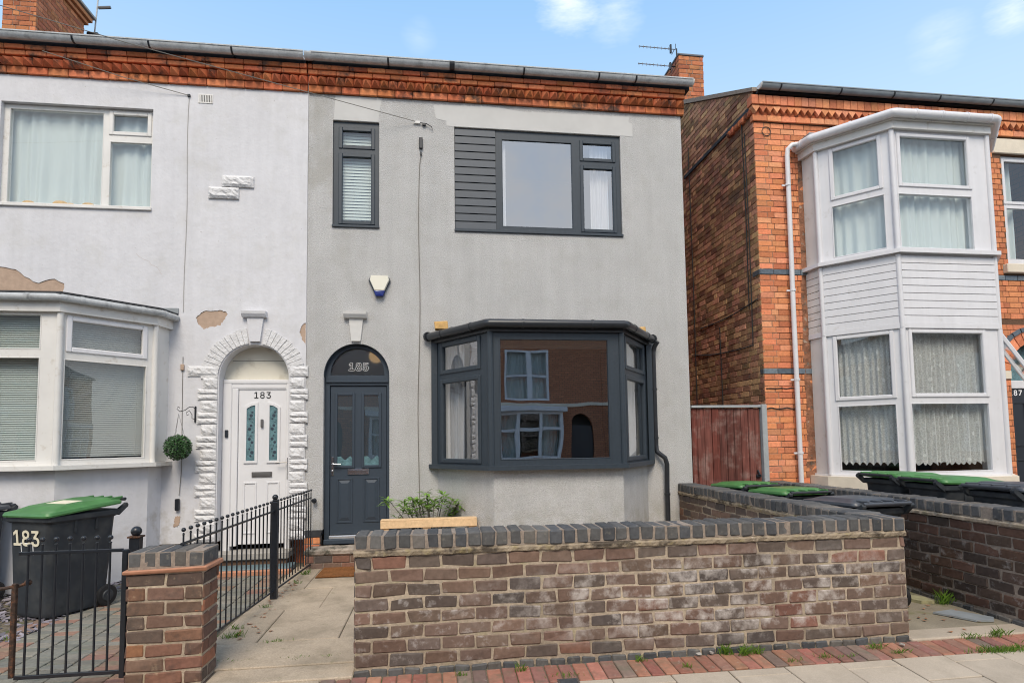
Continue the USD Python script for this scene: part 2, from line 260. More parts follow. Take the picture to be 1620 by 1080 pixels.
M['sand'] = surf('joint_sand', (.16, .135, .10), ns=(30, .3), rough=1.0, spec=.05, bump=[(120, .6, .004)], stains=[((.07, .10, .03, .8), 6.0, .54, .66, None)])
M['alley'] = surf('alley_concrete', (.25, .215, .16), ns=(3, .2), ns2=(80, .15), bump=[(100, .5, .005)], rough=.95, spec=.15, stains=[((.13, .13, .05, .8), 3.0, .5, .66, ((6.3, -2.9, 0), (.6, .9, .5)))])
M['asphalt'] = surf('asphalt', (.055, .055, .057), ns=(60, .2), bump=[(160, .6, .004)], rough=.95, spec=.2)
M['kerb'] = surf('kerb_stone', (.32, .30, .27), ns=(20, .1), rough=.9)
M['wood_red'] = [surf(f'stained_plank_{i}', c, rough=.8, ns=(5, .15), spec=.2, grain=(45, 2.2, .45), stains=[((.27, .19, .165, .6), 3.5, .5, .66, None)]) for i, c in enumerate([(.135, .040, .030), (.105, .038, .030), (.155, .055, .043)])]
M['post_conc'] = surf('grey_post', (.33, .35, .36), ns=(10, .12), rough=.9)
M['pine'] = surf('fresh_pine', (.68, .47, .27), rough=.7, ns=(6, .08), spec=.25, grain=(30, 30, .12))
M['pine_d'] = surf('sawn_pine', (.55, .30, .12), rough=.8, ns=(8, .15), spec=.2)
M['mat'] = surf('coir', (.24, .105, .042), ns=(60, .4), ns2=(6, .2), bump=[(220, 1, .01)], rough=1, spec=.05)
M['bin'] = surf('bin_dark_plastic', (.020, .024, .029), rough=.58, spec=.4, ns=(14, .2), local=True, stains=[((.085, .085, .08, .45), 4.0, .48, .72, None), ((.12, .12, .11, .5), 40.0, .66, .74, None)])
M['lid_green'] = surf('bin_green_lid', (.062, .185, .055), rough=.45, spec=.45, ns=(7, .15), local=True, stains=[((.20, .33, .17, .45), 5.0, .56, .72, None)])
M['lid_black'] = surf('bin_grey_lid', (.055, .060, .070), rough=.42, spec=.5, ns=(9, .2), local=True)
M['rubber'] = surf('wheel_rubber', (.012, .012, .013), rough=.6)
M['num_cream'] = surf('cream_numeral', (.72, .66, .50), rough=.5)
M['num_white'] = surf('white_numeral', (.8, .8, .8), rough=.5)
M['num_black'] = surf('black_numeral', (.03, .03, .03), rough=.4)
M['cable'] = surf('cable', (.03, .03, .03), rough=.6); M['cable_grey'] = surf('cable_pale', (.17, .16, .14), rough=.7); M['cable_white'] = surf('painted_cable', (.36, .35, .33), rough=.7)
M['alarm'] = surf('alarm_cream', (.74, .71, .60), rough=.35, spec=.5); M['alarm_blue'] = surf('alarm_blue', (.010, .022, .16), rough=.2, spec=.6)
M['stone_trim'] = surf('painted_keystone', (.58, .57, .55), ns=(10, .06), rough=.85, bump=[(50, .3, .004)])
M['plinth'] = surf('black_plinth_paint', (.035, .037, .040), rough=.7, ns=(14, .2))
M['teal'] = surf('blue_green_tile', (.13, .185, .20), rough=.5, ns=(14, .15)); M['terra_edge'] = surf('orange_edging_tile', (.42, .20, .12), rough=.8, ns=(14, .15))
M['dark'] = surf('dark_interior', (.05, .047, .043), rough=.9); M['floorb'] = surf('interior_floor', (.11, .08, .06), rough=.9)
M['loose'] = surf('loose_brick_buff', (.55, .34, .13), rough=.9, ns=(20, .2))
M['bracketw'] = M['iron']
def leafmat(name, col, v=.3):
    return material(name, {'oi': ('attribute', {'attribute': 'rnd'}), 'mr': ('map_range', {'from_min': 0.0, 'from_max': 1.0, 'to_min': 1-v, 'to_max': 1+v}), 'c': ('hsv', {'color': col}), 'd': ('principled_bsdf', {'roughness': .4, 'specular_ior_level': .4}), 't': ('translucent_bsdf', {}), 'x': ('mix_closure', {'fac': .25})},
        [('oi.fac', 'mr.value'), ('mr.result', 'c.value'), ('c.color', 'd.base_color'), ('c.color', 't.color'), ('d.BSDF', 'x.closure1'), ('t.BSDF', 'x.closure2')], surface='x.closure')
M['leaf'] = leafmat('shrub_leaf', (.17, .31, .05), .45); M['topiary'] = leafmat('topiary_leaf', (.05, .115, .04), .85); M['grass'] = leafmat('weed_grass', (.11, .20, .025))
def glassmat(name, f0, tint=(.94, .965, .96)):
    ripple = {'gp': ('geometry', {}), 'rn': ('noise_texture', {'scale': 1.6, 'detail': 1.0}), 'rb': ('bump', {'strength': .2, 'distance': .011})}
    return material(name, {**ripple, 'w': ('layer_weight', {'blend': .5}), 'e': ('math', {'math_type': 'power', 'value2': 5.0}), 'f': ('map_range', {'from_min': 0.0, 'from_max': 1.0, 'to_min': f0, 'to_max': 1.0}), 't': ('transparent_bsdf', {'color': tint}), 'g': ('glossy_bsdf', {'roughness': 0.0, 'color': (.95, .97, 1.0)}), 'x': ('mix_closure', {})},
        [('w.facing', 'e.value1'), ('e.value', 'f.value'), ('f.result', 'x.fac'), ('t.BSDF', 'x.closure1'), ('g.BSDF', 'x.closure2'), ('gp.position', 'rn.vector'), ('rn.fac', 'rb.height'), ('rb.normal', 'g.normal')], surface='x.closure')
M['glass'] = glassmat('window_glass', .09); M['glass_dark'] = glassmat('bay_window_glass', .31); M['glass_strong'] = glassmat('coated_window_glass', .34)
M['obscure'] = surf('frosted_teal_glass', (.10, .19, .21), rough=.3, ns=(16, .35), bump=[(40, .7, .01)], spec=.6)
M['fanglass'] = material('textured_glass', {'g': ('geometry', {}), 'n': ('noise_texture', {'scale': 70.0}), 'b': ('bump', {'strength': .35, 'distance': .01}), 'f': ('fresnel', {'IOR': 2.0}), 't': ('refraction_bsdf', {'color': (.5, .5, .5), 'roughness': .40, 'IOR': 1.08}), 's': ('glossy_bsdf', {'roughness': 0.05}), 'x': ('mix_closure', {})},
    [('g.position', 'n.vector'), ('n.fac', 'b.height'), ('b.normal', 's.normal'), ('f.fac', 'x.fac'), ('t.BSDF', 'x.closure1'), ('s.BSDF', 'x.closure2')], surface='x.closure')
def cloth(name, col, alpha=1.0, lace=False):
    n = {'d': ('diffuse_bsdf', {'color': col}), 't': ('translucent_bsdf', {'color': col}), 'x': ('mix_closure', {'fac': .2}), 'o': ('transparent_bsdf', {'color': (1, 1, 1)}), 'y': ('mix_closure', {'fac': alpha})}
    l = [('d.BSDF', 'x.closure1'), ('t.BSDF', 'x.closure2'), ('o.BSDF', 'y.closure1'), ('x.closure', 'y.closure2')]
    if lace:    # woven flowers: closer cloth in round clusters
        n |= {'g': ('geometry', {}), 'm': ('mapping', {'scale': (1.0, 1.0, .8)}), 'v': ('voronoi_texture', {'scale': 9.5, 'randomness': .8}), 'r': ('map_range', {'from_min': .16, 'from_max': .26, 'to_min': .96, 'to_max': alpha, 'clamp': True}),
              'w': ('noise_texture', {'scale': 60.0, 'detail': 2.0}), 'u': ('map_range', {'from_min': .35, 'from_max': .65, 'to_min': .7, 'to_max': 1.15}), 'k': ('math', {'math_type': 'multiply', 'use_clamp': True})}
        l += [('g.position', 'm.vector'), ('m.vector', 'v.vector'), ('v.distance', 'r.value'), ('g.position', 'w.vector'), ('w.fac', 'u.value'), ('r.result', 'k.value1'), ('u.result', 'k.value2'), ('k.value', 'y.fac')]
    return material(name, n, l, surface='y.closure')
M['net'] = cloth('net_curtain', (.71, .77, .755), .97); M['lace'] = cloth('lace_curtain', (.86, .86, .84), .66, True); M['curtain'] = cloth('white_curtain', (.74, .72, .74), 1.0)
M['blind'] = cloth('blind_slat', (.66, .71, .68), 1.0); M['blind_warm'] = cloth('blind_slat_grey', (.54, .54, .50), 1.0)

# ------------------------------------------------------------------ brickwork
def rows(u0, u1, z0, z1, L, H, j=.010, bond='stretcher', holes=(), off=0.0):
    """Brick cells (u0, u1, z0, z1) of a face, joints left out, openings cut out."""
    out, k = [], 0; z = z0
    while z < z1 - H*.4:
        zt = min(z+H, z1)
        if bond == 'flemish' and k % 2: seq = [L, L/2]; st = -L*.25 + off
        elif bond == 'header': seq = [L/2]; st = -(L/4)*(k % 2) + off
        else: seq = [L]; st = -(L/2)*(k % 2) + off
        u, i = u0+st, 0; cuts = []
        while u < u1: cuts.append((u, u+seq[i % len(seq)])); u += seq[i % len(seq)]; i += 1
        for a, b in cuts:
            a, b = max(a, u0), min(b, u1)
            segs = [(a, b)]
            for h in holes:
                if zt-.005 > h[2] and z+.005 < h[3]: segs = [s for p, q in segs for s in ((p, min(q, h[0])), (max(p, h[1]), q)) if s[1]-s[0] > .02]
            for p, q in segs:
                if q-p > .03: out.append((p+j/2, q-j/2, z+j/2, zt-j/2))
        z += H; k += 1
    return out
def lay(parent, fn, cells, mats, depth=.06, proud=.004, jit=.0012, c=.005, limit=300, name='brick', rest=None, weights=None, dfun=None):
    """One Mesh per brick for the first `limit` cells, the remainder as one part."""
    rest_mb = MB(fn)
    for i, (a, b, z0, z1) in enumerate(cells):
        d = proud + rng.uniform(-.002, .003); mb = MB(fn) if i < limit else rest_mb
        mb.cb(a, b, -depth, d, z0, z1, c, jit)
        if i < limit: obj(name, mb, mats[rng.choice(len(mats), p=weights)] if isinstance(mats, list) else mats, parent)
    if rest_mb.n: obj(name + '_field', rest_mb, rest or (mats[0] if isinstance(mats, list) else mats), parent, kind='stuff')

# ------------------------------------------------------------------ window helpers
def sheet(fn, u0, u1, d, z0, z1, amp=.02, lam=.09, seed=0, scallop=0.0, gather=0.0):
    r = np.random.default_rng(seed); nu = max(12, int((u1-u0)/lam*9)); us = np.linspace(u0, u1, nu); ph = r.uniform(0, 6.28, 4)
    w = np.sin(2*PI*us/lam + 1.2*np.sin(us*9+ph[0]) + ph[1])*.7 + .45*np.sin(2*PI*us/(lam*2.3)+ph[2]); P = []
    for k, t in enumerate(np.linspace(0, 1, 7)):
        z = np.full(nu, z1 + (z0-z1)*t)
        if k == 6 and scallop: z = z + scallop*np.abs(np.sin(PI*us/.085))
        P.append(np.stack([us + gather*t*(us-(u0+u1)/2), d + amp*w*(.75+.25*t) + .006*np.sin(us*30+t*5), z], 1))
    return MB(fn).grid(P)
def slats(fn, u0, u1, d, z0, z1, pitch=.025, tilt=.012, w=.022):
    mb = MB(fn); z = z0
    while z < z1:
        mb.add([(u0, d-w/2, z+tilt), (u1, d-w/2, z+tilt), (u1, d+w/2, z-tilt), (u0, d+w/2, z-tilt), (u0, d-w/2, z+tilt+.0015), (u1, d-w/2, z+tilt+.0015), (u1, d+w/2, z-tilt+.0015), (u0, d+w/2, z-tilt+.0015)], [(0, 2, 1), (0, 3, 2), (4, 5, 6), (4, 6, 7), (3, 6, 2), (3, 7, 6)]); z += pitch
    for u in (u0+.08, u1-.08): mb.tube([(u, d+w*.6, z0), (u, d+w*.6, z1)], .0015, 4)
    return mb
def window(parent, fn, u0, u1, z0, z1, fm, cells, d=0.0, w=.05, depth=.07, glass='glass', sill=None, name='window', label=None, mull=()):
    """cells: (u0, u1, z0, z1, opening) glass sizes; opening panes get a sash of their own. mull: bars (u0, u1, z0, z1)."""
    mb = MB(fn).prism(frame_poly(u0, u1, z0, z1, cells), d-depth, d)
    win = obj(name, mb, fm, parent, label=label)
    for a, b, p, q, op in cells:
        if op:
            s = MB(fn); s.ring(a-.05, b+.05, p-.05, q+.05, .052, d-.03, d+.014, .007); obj('sash', s, fm, win)
        g = MB(fn); bd = MB(fn)
        bd.ring(a-.006, b+.006, p-.006, q+.006, .010, d-.02, d+.003, .003); obj('glazing_bead', bd, fm if op else fm, win)
        g.quad((a, d-.018, p), (b, d-.018, p), (b, d-.018, q), (a, d-.018, q)); obj('pane', g, M[glass], win)
    if sill:
        s = MB(fn); a, b, p, q, out = sill; s.cb(a, b, d-.03, d+out, p, q, .006); obj('window_sill', s, fm, win)
    return win
def trimesh_shift(P, dx, dz):
    from shapely.affinity import translate
    return translate(P, dx, dz)
def arc(cx, cz, r, a0, a1, n=20): return [(cx + r*math.cos(t), cz + r*math.sin(t)) for t in np.linspace(a0, a1, n)]
def arched(u0, u1, z0, zs, n=24):
    c, r = (u0+u1)/2, (u1-u0)/2
    return Polygon([(u0, z0), (u1, z0)] + arc(c, zs, r, 0, PI, n))
def shell(parent, x0, x1, zt, back, mat_, roof=True, zr=2.3):
    """Side walls, back wall, floors and roof, so that rooms are dark and the house is closed from every side."""
    mb = MB(); mb.box(x0, x0+.2, .3, back, -.1, zt).box(x1-.2, x1, .3, back, -.1, zt).box(x0+.2, x1-.2, back-.25, back, -.1, zt); obj('rear_walls', mb, mat_, parent)
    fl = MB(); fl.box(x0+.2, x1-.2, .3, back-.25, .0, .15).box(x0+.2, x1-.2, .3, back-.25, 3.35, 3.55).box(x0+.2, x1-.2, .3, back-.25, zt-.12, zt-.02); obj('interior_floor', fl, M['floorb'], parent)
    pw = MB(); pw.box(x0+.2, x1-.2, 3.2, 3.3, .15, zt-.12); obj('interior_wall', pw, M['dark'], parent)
def pitched_roof(parent, x0, x1, z0, back, rise, y0=-.08, mat_='slate'):
    mid = (y0+back)/2; mb = MB()
    prof = Polygon([(y0, z0), (mid, z0+rise), (back, z0), (back, z0-.06), (mid, z0+rise-.09), (y0, z0-.06)])
    mb.prism(prof, x0, x1, plane='dz'); obj('roof', mb, M[mat_], parent)

# ------------------------------------------------------------------ cornice and gutter of the terrace
def cornice(parent, x0, x1, seed):
    lo, mid, hi = MB(FRONT), MB(FRONT), MB(FRONT)
    back = MB(FRONT); back.box(x0, x1, -.25, .012, 6.455, 6.93); obj('cornice_core', back, M['mortar_dark'], parent)
    for a, b, z0, z1 in rows(x0, x1, 6.455, 6.555, .245, .1, .006, off=-.05*seed):
        m = MB(FRONT); m.cb(a, b, -.05, .045 + rng.uniform(-.002, .002), z0, z1, .006, .001); obj('plain_course_brick', m, M['terra'][rng.integers(3)], parent)
    n = int(round((x1-x0)/.12)); p = (x1-x0)/n
    for i in range(n):
        a, b = x0+i*p+.002, x0+(i+1)*p-.002; z0, z1 = 6.562+rng.uniform(-.002, .002), 6.668; c = (a+b)/2; j = rng.uniform(-.004, .004)
        m = MB(FRONT); m.box(a, b, -.05, .055, z0, z1)
        m.add([(a, .055, z0), (b, .055, z0), (b, .055, z1), (a, .055, z1), (c+j, .165, (z0+z1)/2 - .006)], [(0, 4, 1), (1, 4, 2), (2, 4, 3), (3, 4, 0)])
        obj('pyramid_brick', m, M['terra'][rng.integers(3)], parent)
    for a, b, z0, z1 in rows(x0, x1, 6.678, 6.745, .245, .067, .005, off=-.11*seed):
        m = MB(FRONT); m.cb(a, b, -.05, .095 + rng.uniform(-.002, .002), z0, z1, .006, .001); obj('plain_course_brick', m, M['terra'][rng.integers(3)], parent)
    for a, b, z0, z1 in rows(x0, x1, 6.75, 6.815, .245, .065, .005, off=-.18*seed):
        m = MB(FRONT); m.cb(a, b, -.05, .115 + rng.uniform(-.002, .002), z0, z1, .006, .001); obj('plain_course_brick', m, M['terra'][rng.integers(3)], parent)
def gutter(parent, x0, x1, r=.064, d=.185, z=6.895, brackets=(), collars=(), m='iron_gutter', endcap=None, sag=.0):
    t = np.linspace(PI, 2*PI, 13); o = [(d+r*math.cos(a), z+r*math.sin(a)*1.05) for a in t]; i_ = [(d+(r-.006)*math.cos(a), z+(r-.006)*math.sin(a)*1.05) for a in t[::-1]]
    prof = Polygon(o + i_); mb = MB(FRONT)
    lipf = Polygon([(d+r-.008, z-.002), (d+r+.008, z-.002), (d+r+.008, z+.014), (d+r-.008, z+.014)])
    mb.prism(unary_union([prof, lipf]), x0, x1, plane='dz'); g = obj('gutter', mb, M[m], parent, smooth=35)
    for x in brackets:
        b = MB(FRONT); b.prism(Polygon([(d+(r+.005)*math.cos(a), z+(r+.007)*math.sin(a)) for a in t] + [(d+(r-.001)*math.cos(a), z+(r-.001)*math.sin(a)) for a in t[::-1]]), x-.012, x+.012, plane='dz'); b.box(x-.010, x+.010, .07, d-r+.004, z-.07, z-.05); obj('gutter_bracket', b, M['iron'], g)
    for x, w, mm in collars:
        b = MB(FRONT); b.prism(Polygon([(d+(r+.010)*math.cos(a), z+.004+(r+.012)*math.sin(a)) for a in t] + [(d+(r-.003)*math.cos(a), z+(r-.003)*math.sin(a)) for a in t[::-1]]), x-w/2, x+w/2, plane='dz'); obj('gutter_joint', b, M[mm], g)
    if endcap is not None:
        b = MB(FRONT); b.prism(Polygon([(d+(r+.003)*math.cos(a), z+(r+.003)*math.sin(a)) for a in t]), endcap, endcap+.02, plane='dz'); obj('gutter_end', b, M['upvc_aged'], g)
    f = MB(FRONT); f.box(x0, x1, -.2, .10, z-.078, z-.02); obj('fascia', f, M['black_gutter'], parent)
    return g

# ------------------------------------------------------------------ bay helper
def facet_walk(parent, pts, z0, z1, mat_, name, out=0.0, inset=.18, label=None):
    """Solid following a bay's plan between z0 and z1 (pts in x, y; closed against the house wall)."""
    P = Polygon(list(pts) + [(pts[-1][0], .1), (pts[0][0], .1)])
    if out: P = P.buffer(out, join_style=2).intersection(sbox(-50, -50, 50, .06))
    if inset: P = P.difference(Polygon(list(pts) + [(pts[-1][0], 2), (pts[0][0], 2)]).buffer(-inset, join_style=2))
    return obj(name, MB().prism(P, z0, z1, plane='ud'), mat_, parent, label=label)
def bay_gutter(parent, pts, z, r, m, name='bay_gutter', over=.09):
    L = LineString(pts).parallel_offset(over, 'right', join_style=2) if pts[0][0] < pts[-1][0] else LineString(pts).parallel_offset(over, 'left', join_style=2)
    q = list(L.coords)
    if q[0][0] > q[-1][0]: q = q[::-1]
    dense = []
    for a, b in zip(q[:-1], q[1:]):
        a, b = np.array(a), np.array(b); dense += [a + (b-a)*t for t in (.02, .5, .98)]
    mb = MB().tube([(p[0], p[1], z) for p in dense], r, 10); return obj(name, mb, m, parent, smooth=40), q

# ================================================================== 185: GREY HOUSE
gh = thing('grey_house', 'grey roughcast terraced house with anthracite windows, door 185 and dark bay', 'house', (2.7, 0, 0))
wall = zbox(.001, 5.42, -.15, 6.93)
holes = [arched(.23, 1.10, -.2, 2.52), zbox(.33, .96, 4.60, 6.095), zbox(2.01, 4.465, 4.60, 6.095), zbox(1.9, 4.6, 1.27, 2.95)]
w = MB(FRONT).prism(wall.difference(unary_union(holes)).difference(zbox(-.1, 1.3, -1, .46)), -.3, 0.0); ghw = obj('wall', w, M['render_grey'], gh)
# smoother patches over the lintels and a repair on the left
for poly in ([(.34, 6.10), (.95, 6.10), (.96, 6.22), (1.0, 6.45), (.36, 6.45)], [(1.9, 6.10), (4.66, 6.10), (4.66, 6.30), (4.60, 6.31), (4.62, 6.40), (3.0, 6.38), (2.5, 6.43), (1.72, 6.40), (1.75, 6.2), (1.9, 6.17)]):
    obj('smooth_render_patch', MB(FRONT).prism(Polygon(poly), -.01, .003), M['render_patch'], ghw)
shell(gh, .001, 5.42, 6.93, 8.2, M['orange_m']); pitched_roof(gh, .001, 5.42, 6.95, 8.3, 2.05)
cornice(gh, .005, 5.46, 1)
gutter(gh, .06, 5.53, brackets=(1.10, 3.0, 4.1, 4.66), collars=((.03, .10, 'iron_gutter'), (1.98, .07, 'black_gutter')), endcap=5.53)
# small window with blind
ws = window(gh, FRONT, .335, .955, 4.605, 6.09, M['anth'], [(.455, .85, 5.755, 5.965, 1), (.455, .85, 4.675, 5.59, 1)], d=-.03, mull=((.38, .91, 5.645, 5.70),), sill=(.325, .965, 4.568, 4.605, .055))
obj('blind', slats(FRONT, .40, .90, -.11, 4.65, 5.98, .045, .021, .012), M['blind'], ws, kind='stuff')
# wide window with louvred panel
wb = window(gh, FRONT, 2.605, 4.46, 4.605, 6.09, M['anth'], [(2.70, 3.73, 4.675, 5.965, 0), (3.90, 4.345, 5.745, 5.965, 1), (3.90, 4.345, 4.675, 5.585, 1)], d=-.03, mull=((3.78, 3.85, 4.65, 6.05), (3.85, 4.42, 5.64, 5.69)), sill=(2.005, 4.475, 4.563, 4.603, .055), glass='glass_strong')
obj('curtain', sheet(FRONT, 2.66, 2.76, -.13, 4.62, 6.05, .02, .05, 3), M['curtain'], wb); obj('curtain', sheet(FRONT, 4.03, 4.30, -.15, 4.62, 6.05, .025, .06, 4), M['curtain'], wb)
obj('cladding_backing', MB(FRONT).box(2.012, 2.604, -.09, -.034, 4.605, 6.09), M['anth'], gh)
for k in range(13):
    z = 4.61 + k*.1138; b = MB(FRONT)
    b.prism(Polygon([(-.034, z), (-.012, z+.006), (-.020, z+.106), (-.034, z+.1125)]), 2.018, 2.600, plane='dz'); obj('cladding_board', b, M['anth_clad'], gh)
# door
dr = obj('door', MB(FRONT).cb(.305, 1.055, -.15, -.105, .375, 2.38, .004), M['door_grey'], gh)
fr = MB(FRONT); fr.cb(.232, .30, -.17, -.085, .30, 2.42, .005).cb(1.06, 1.098, -.17, -.085, .30, 2.42, .005).cb(.232, 1.098, -.17, -.083, 2.385, 2.52, .008).cb(.25, 1.08, -.17, -.06, 2.43, 2.455, .004); obj('door_frame', fr, M['door_grey'], gh)
fo = arched(.232, 1.098, 2.50, 2.52); fi = arched(.305, 1.025, 2.53, 2.545); fan = obj('fanlight', MB(FRONT).prism(fo.difference(fi), -.17, -.085), M['door_grey'], gh)
obj('pane', MB(FRONT).prism(fi, -.135, -.13), M['fanglass'], fan)
for a, b in ((.40, .595), (.755, .95)):
    r_ = MB(FRONT); r_.ring(a-.035, b+.035, 1.265, 2.29, .034, -.108, -.088, .006); obj('glass_moulding', r_, M['door_grey'], dr)
    obj('pane', MB(FRONT).box(a, b, -.104, -.1025, 1.30, 2.255), M['glass'], dr); obj('pane_etching', MB(FRONT).prism(Polygon([(a, 1.30), (b, 1.30), (b, 1.40)] + [(a+(b-a)*t, 1.40+.025*math.sin(t*9)) for t in np.linspace(.9, .1, 9)] + [(a, 1.42)]), -.102, -.1005), M['obscure'], dr)
    p_ = MB(FRONT); p_.ring(a-.01, b+.01, .53, 1.13, .022, -.106, -.094, .005); p_.add([(a+.02, -.1045, .56), (b-.02, -.1045, .56), (b-.02, -.1045, 1.10), (a+.02, -.1045, 1.10), (a+.055, -.094, .60), (b-.055, -.094, .60), (b-.055, -.094, 1.06), (a+.055, -.094, 1.06)], [(4, 5, 6), (4, 6, 7), (0, 1, 5), (0, 5, 4), (1, 2, 6), (1, 6, 5), (2, 3, 7), (2, 7, 6), (3, 0, 4), (3, 4, 7)]); obj('raised_panel', p_, M['door_grey'], dr)
h = MB(FRONT); h.cb(.318, .352, -.105, -.093, 1.17, 1.42, .008).tube([(.335, -.095, 1.325), (.335, -.055, 1.325), (.36, -.05, 1.322), (.45, -.05, 1.318)], .010, 8).ball((.335, -.09, 1.23), .014); obj('handle', h, M['chrome'], dr, smooth=40)
lb = MB(FRONT); lb.cb(.535, .82, -.105, -.09, 1.175, 1.255, .006).cb(.555, .80, -.092, -.083, 1.192, 1.238, .004); obj('letter_box', lb, M['chrome'], dr)
obj('threshold_sill', MB(FRONT).cb(.30, 1.06, -.17, -.05, .325, .368, .006), M['alu'], gh)
obj('door_cill', MB(FRONT).cb(.236, 1.094, -.20, -.02, .26, .325, .008), M['door_grey'], gh)
def text_on(fn, s, h, u, z, d, depth=.004, bold=True, sp=0.0):
    mb = MB(fn); x = u
    for ch in s:
        m = meshkit.text_mesh(ch, h, depth, bold); v = np.array(m.vertices); wd = v[:, 0].max()-v[:, 0].min()
        mb.add(np.stack([v[:, 0]-v[:, 0].min()+x, v[:, 2]+d, v[:, 1]+z], 1), np.array(m.faces)[:, ::-1] if False else np.array(m.faces)[:, ::-1]); x += wd + h*.12 + sp
    return mb, x-u
nm, ns_, u = MB(FRONT), MB(FRONT), 0
glyphs = []
for ch in '185':
    P = unary_union(list(meshkit.text_mesh(ch, .105, .004, True).section(plane_origin=[0, 0, .002], plane_normal=[0, 0, 1]).to_2D(to_2D=np.eye(4))[0].polygons_full)); x0_ = P.bounds[0]; glyphs.append((P, u-x0_)); u += P.bounds[2]-x0_+.02
for P, du in glyphs:
    for mb_, Q, dd in ((nm, P.buffer(.003).difference(P.buffer(-.001)), (-.128, -.125)), (ns_, P.buffer(-.001), (-.128, -.1265))):
        mb_.prism(trimesh_shift(Q, du + .685 - u/2, 2.60), *dd)
obj('house_number', nm, M['num_white'], fan, label='white outlined numerals 185 on the fanlight'); obj('house_number_centre', ns_, M['num_black'], fan)
hl_ = obj('hall_lamp', MB().ball((.86, .6, 2.87), .10, 2), material('warm_lamp', {'e': ('emission', {'color': (1.0, .62, .25), 'strength': .7})}, [], surface='e.emission'), gh)
# plinth left of the door, brick base and step
pl = Polygon([(.004, .38), (.20, .38), (.235, .46), (.235, .50), (.004, .46)])
obj('plinth_band', MB(FRONT).prism(Polygon([(.004, .375), (.205, .375), (.228, .46), (.004, .46)]), -.25, .035), M['plinth'], gh)
bs = obj('brick_base', MB(FRONT).box(.004, .20, -.25, .02, -.05, .375), M['mortar_mid'], gh)
lay(bs, FRONT, rows(.0, .205, .0, .372, .215, .093, .01), M['orange'][2:3] + M['chim'][2:], proud=.028, name='brick')
obj('plinth_band', MB(FRONT).box(1.10, 1.75, -.25, .03, .30, .46), M['plinth'], gh); obj('wall_foot', MB(FRONT).box(1.10, 1.8, -.25, .018, -.1, .30), M['mortar_dark'], gh)
st = MB(FRONT); st.cb(.04, 1.25, -.02, .27, .165, .255, .022, .006); obj('door_step', st, surf('mossy_step', (.33, .28, .23), ns=(14, .2), bump=BR, rough=.95, stains=[((.05, .05, .035, .9), 9.0, .45, .6, None)]), gh)
sb = obj('step_riser', MB(FRONT).box(.06, 1.24, -.02, .235, -.03, .165), M['mortar_mid'], gh)
lay(sb, FRONT, rows(.06, 1.24, -.02, .165, .225, .092, .01), M['gw'], depth=-.20, proud=.245, name='brick')
# keystone
ks = MB(FRONT); ks.prism(Polygon([(.56, 3.295), (.75, 3.295), (.715, 2.985), (.595, 2.985)]), -.01, .03); kp = obj('keystone', ks, M['stone_trim'], gh)
obj('keystone_cap', MB(FRONT).prism(Polygon([(-.01, 3.295), (.06, 3.30), (.095, 3.345), (.10, 3.385), (-.01, 3.39)]), .495, .80, plane='dz'), M['stone_trim'], kp)
# arch edge, dark painted band inside the reveal
obj('arch_reveal', MB(FRONT).prism(arched(.231, 1.099, 2.5, 2.52).difference(arched(.238, 1.092, 2.4, 2.52)), -.30, -.012), M['anth'], gh)
# ---- bay
BW = [(1.76, 0), (2.43, -.94), (4.07, -.94), (4.74, 0)]
facet_walk(gh, BW, -.1, 1.24, M['render_grey'], 'bay_base_wall', inset=.25)
BC = [(1.70, 0), (2.40, -.98), (4.08, -.98), (4.78, 0)]
bay = facet_walk(gh, BC, 1.245, 1.30, M['anth'], 'bay_window', out=.07, inset=.2, label='anthracite bay window with three facets'); OFF[bay] = OFF[gh]
fl, ff, fr_ = fmap(BC[0], BC[1]), fmap(BC[1], BC[2]), fmap(BC[2], BC[3])
Ls, Lf = math.hypot(.70, .98), 1.68
def bayfacet(fn, L, cells, mull, cur, mirror=False):
    mb = MB(fn).prism(frame_poly(.0, L, 1.30, 2.96, cells), -.09, -.01)
    f_ = obj('facet_frame', mb, M['anth'], bay)
    for a, b, p, q, op in cells:
        if op: obj('sash', MB(fn).ring(a-.055, b+.055, p-.055, q+.055, .056, -.04, .006, .008), M['anth'], bay)
        obj('glazing_bead', MB(fn).ring(a-.008, b+.008, p-.008, q+.008, .012, -.035, -.004, .003), M['anth'], bay)
        obj('pane', MB(fn).quad((a, -.03, p), (b, -.03, p), (b, -.03, q), (a, -.03, q)), M['glass_dark'], bay)
    for a, b, z0, z1, sd in cur: obj('curtain', sheet(fn, a, b, -.16, z0, z1, .03, .09, sd, gather=-.12), M['curtain'], bay)
bayfacet(fl, Ls, [(.20, .95, 2.565, 2.885, 1), (.20, .95, 1.375, 2.385, 1)], [(.06, Ls-.06, 2.45, 2.50)], [(.10, .50, 1.30, 2.93, 5)])
bayfacet(ff, Lf, [(.12, 1.50, 1.375, 2.865, 0)], [], [])
bayfacet(fr_, Ls, [(.19, 1.00, 2.565, 2.885, 1), (.19, 1.00, 1.375, 2.385, 1)], [(.06, Ls-.06, 2.45, 2.50)], [(.75, 1.02, 1.30, 2.93, 6)])
for p in BC[1:3]:
    obj('corner_post', MB().cyl((p[0], p[1]+.02, 1.30), (p[0], p[1]+.02, 2.96), .040, 10), M['anth'], bay, smooth=50)
for p, s in ((BC[0], 1), (BC[3], -1)): obj('wall_post', MB().box(p[0]-.03, p[0]+.05*1, -.07, 0.0, 1.30, 2.96), M['anth'], bay)
facet_walk(gh, BC, 2.955, 3.06, M['black_gutter'], 'bay_fascia', out=.03, inset=.25)
rp = Polygon([(1.62, .02), (2.36, -1.08), (4.12, -1.08), (4.86, .02)])
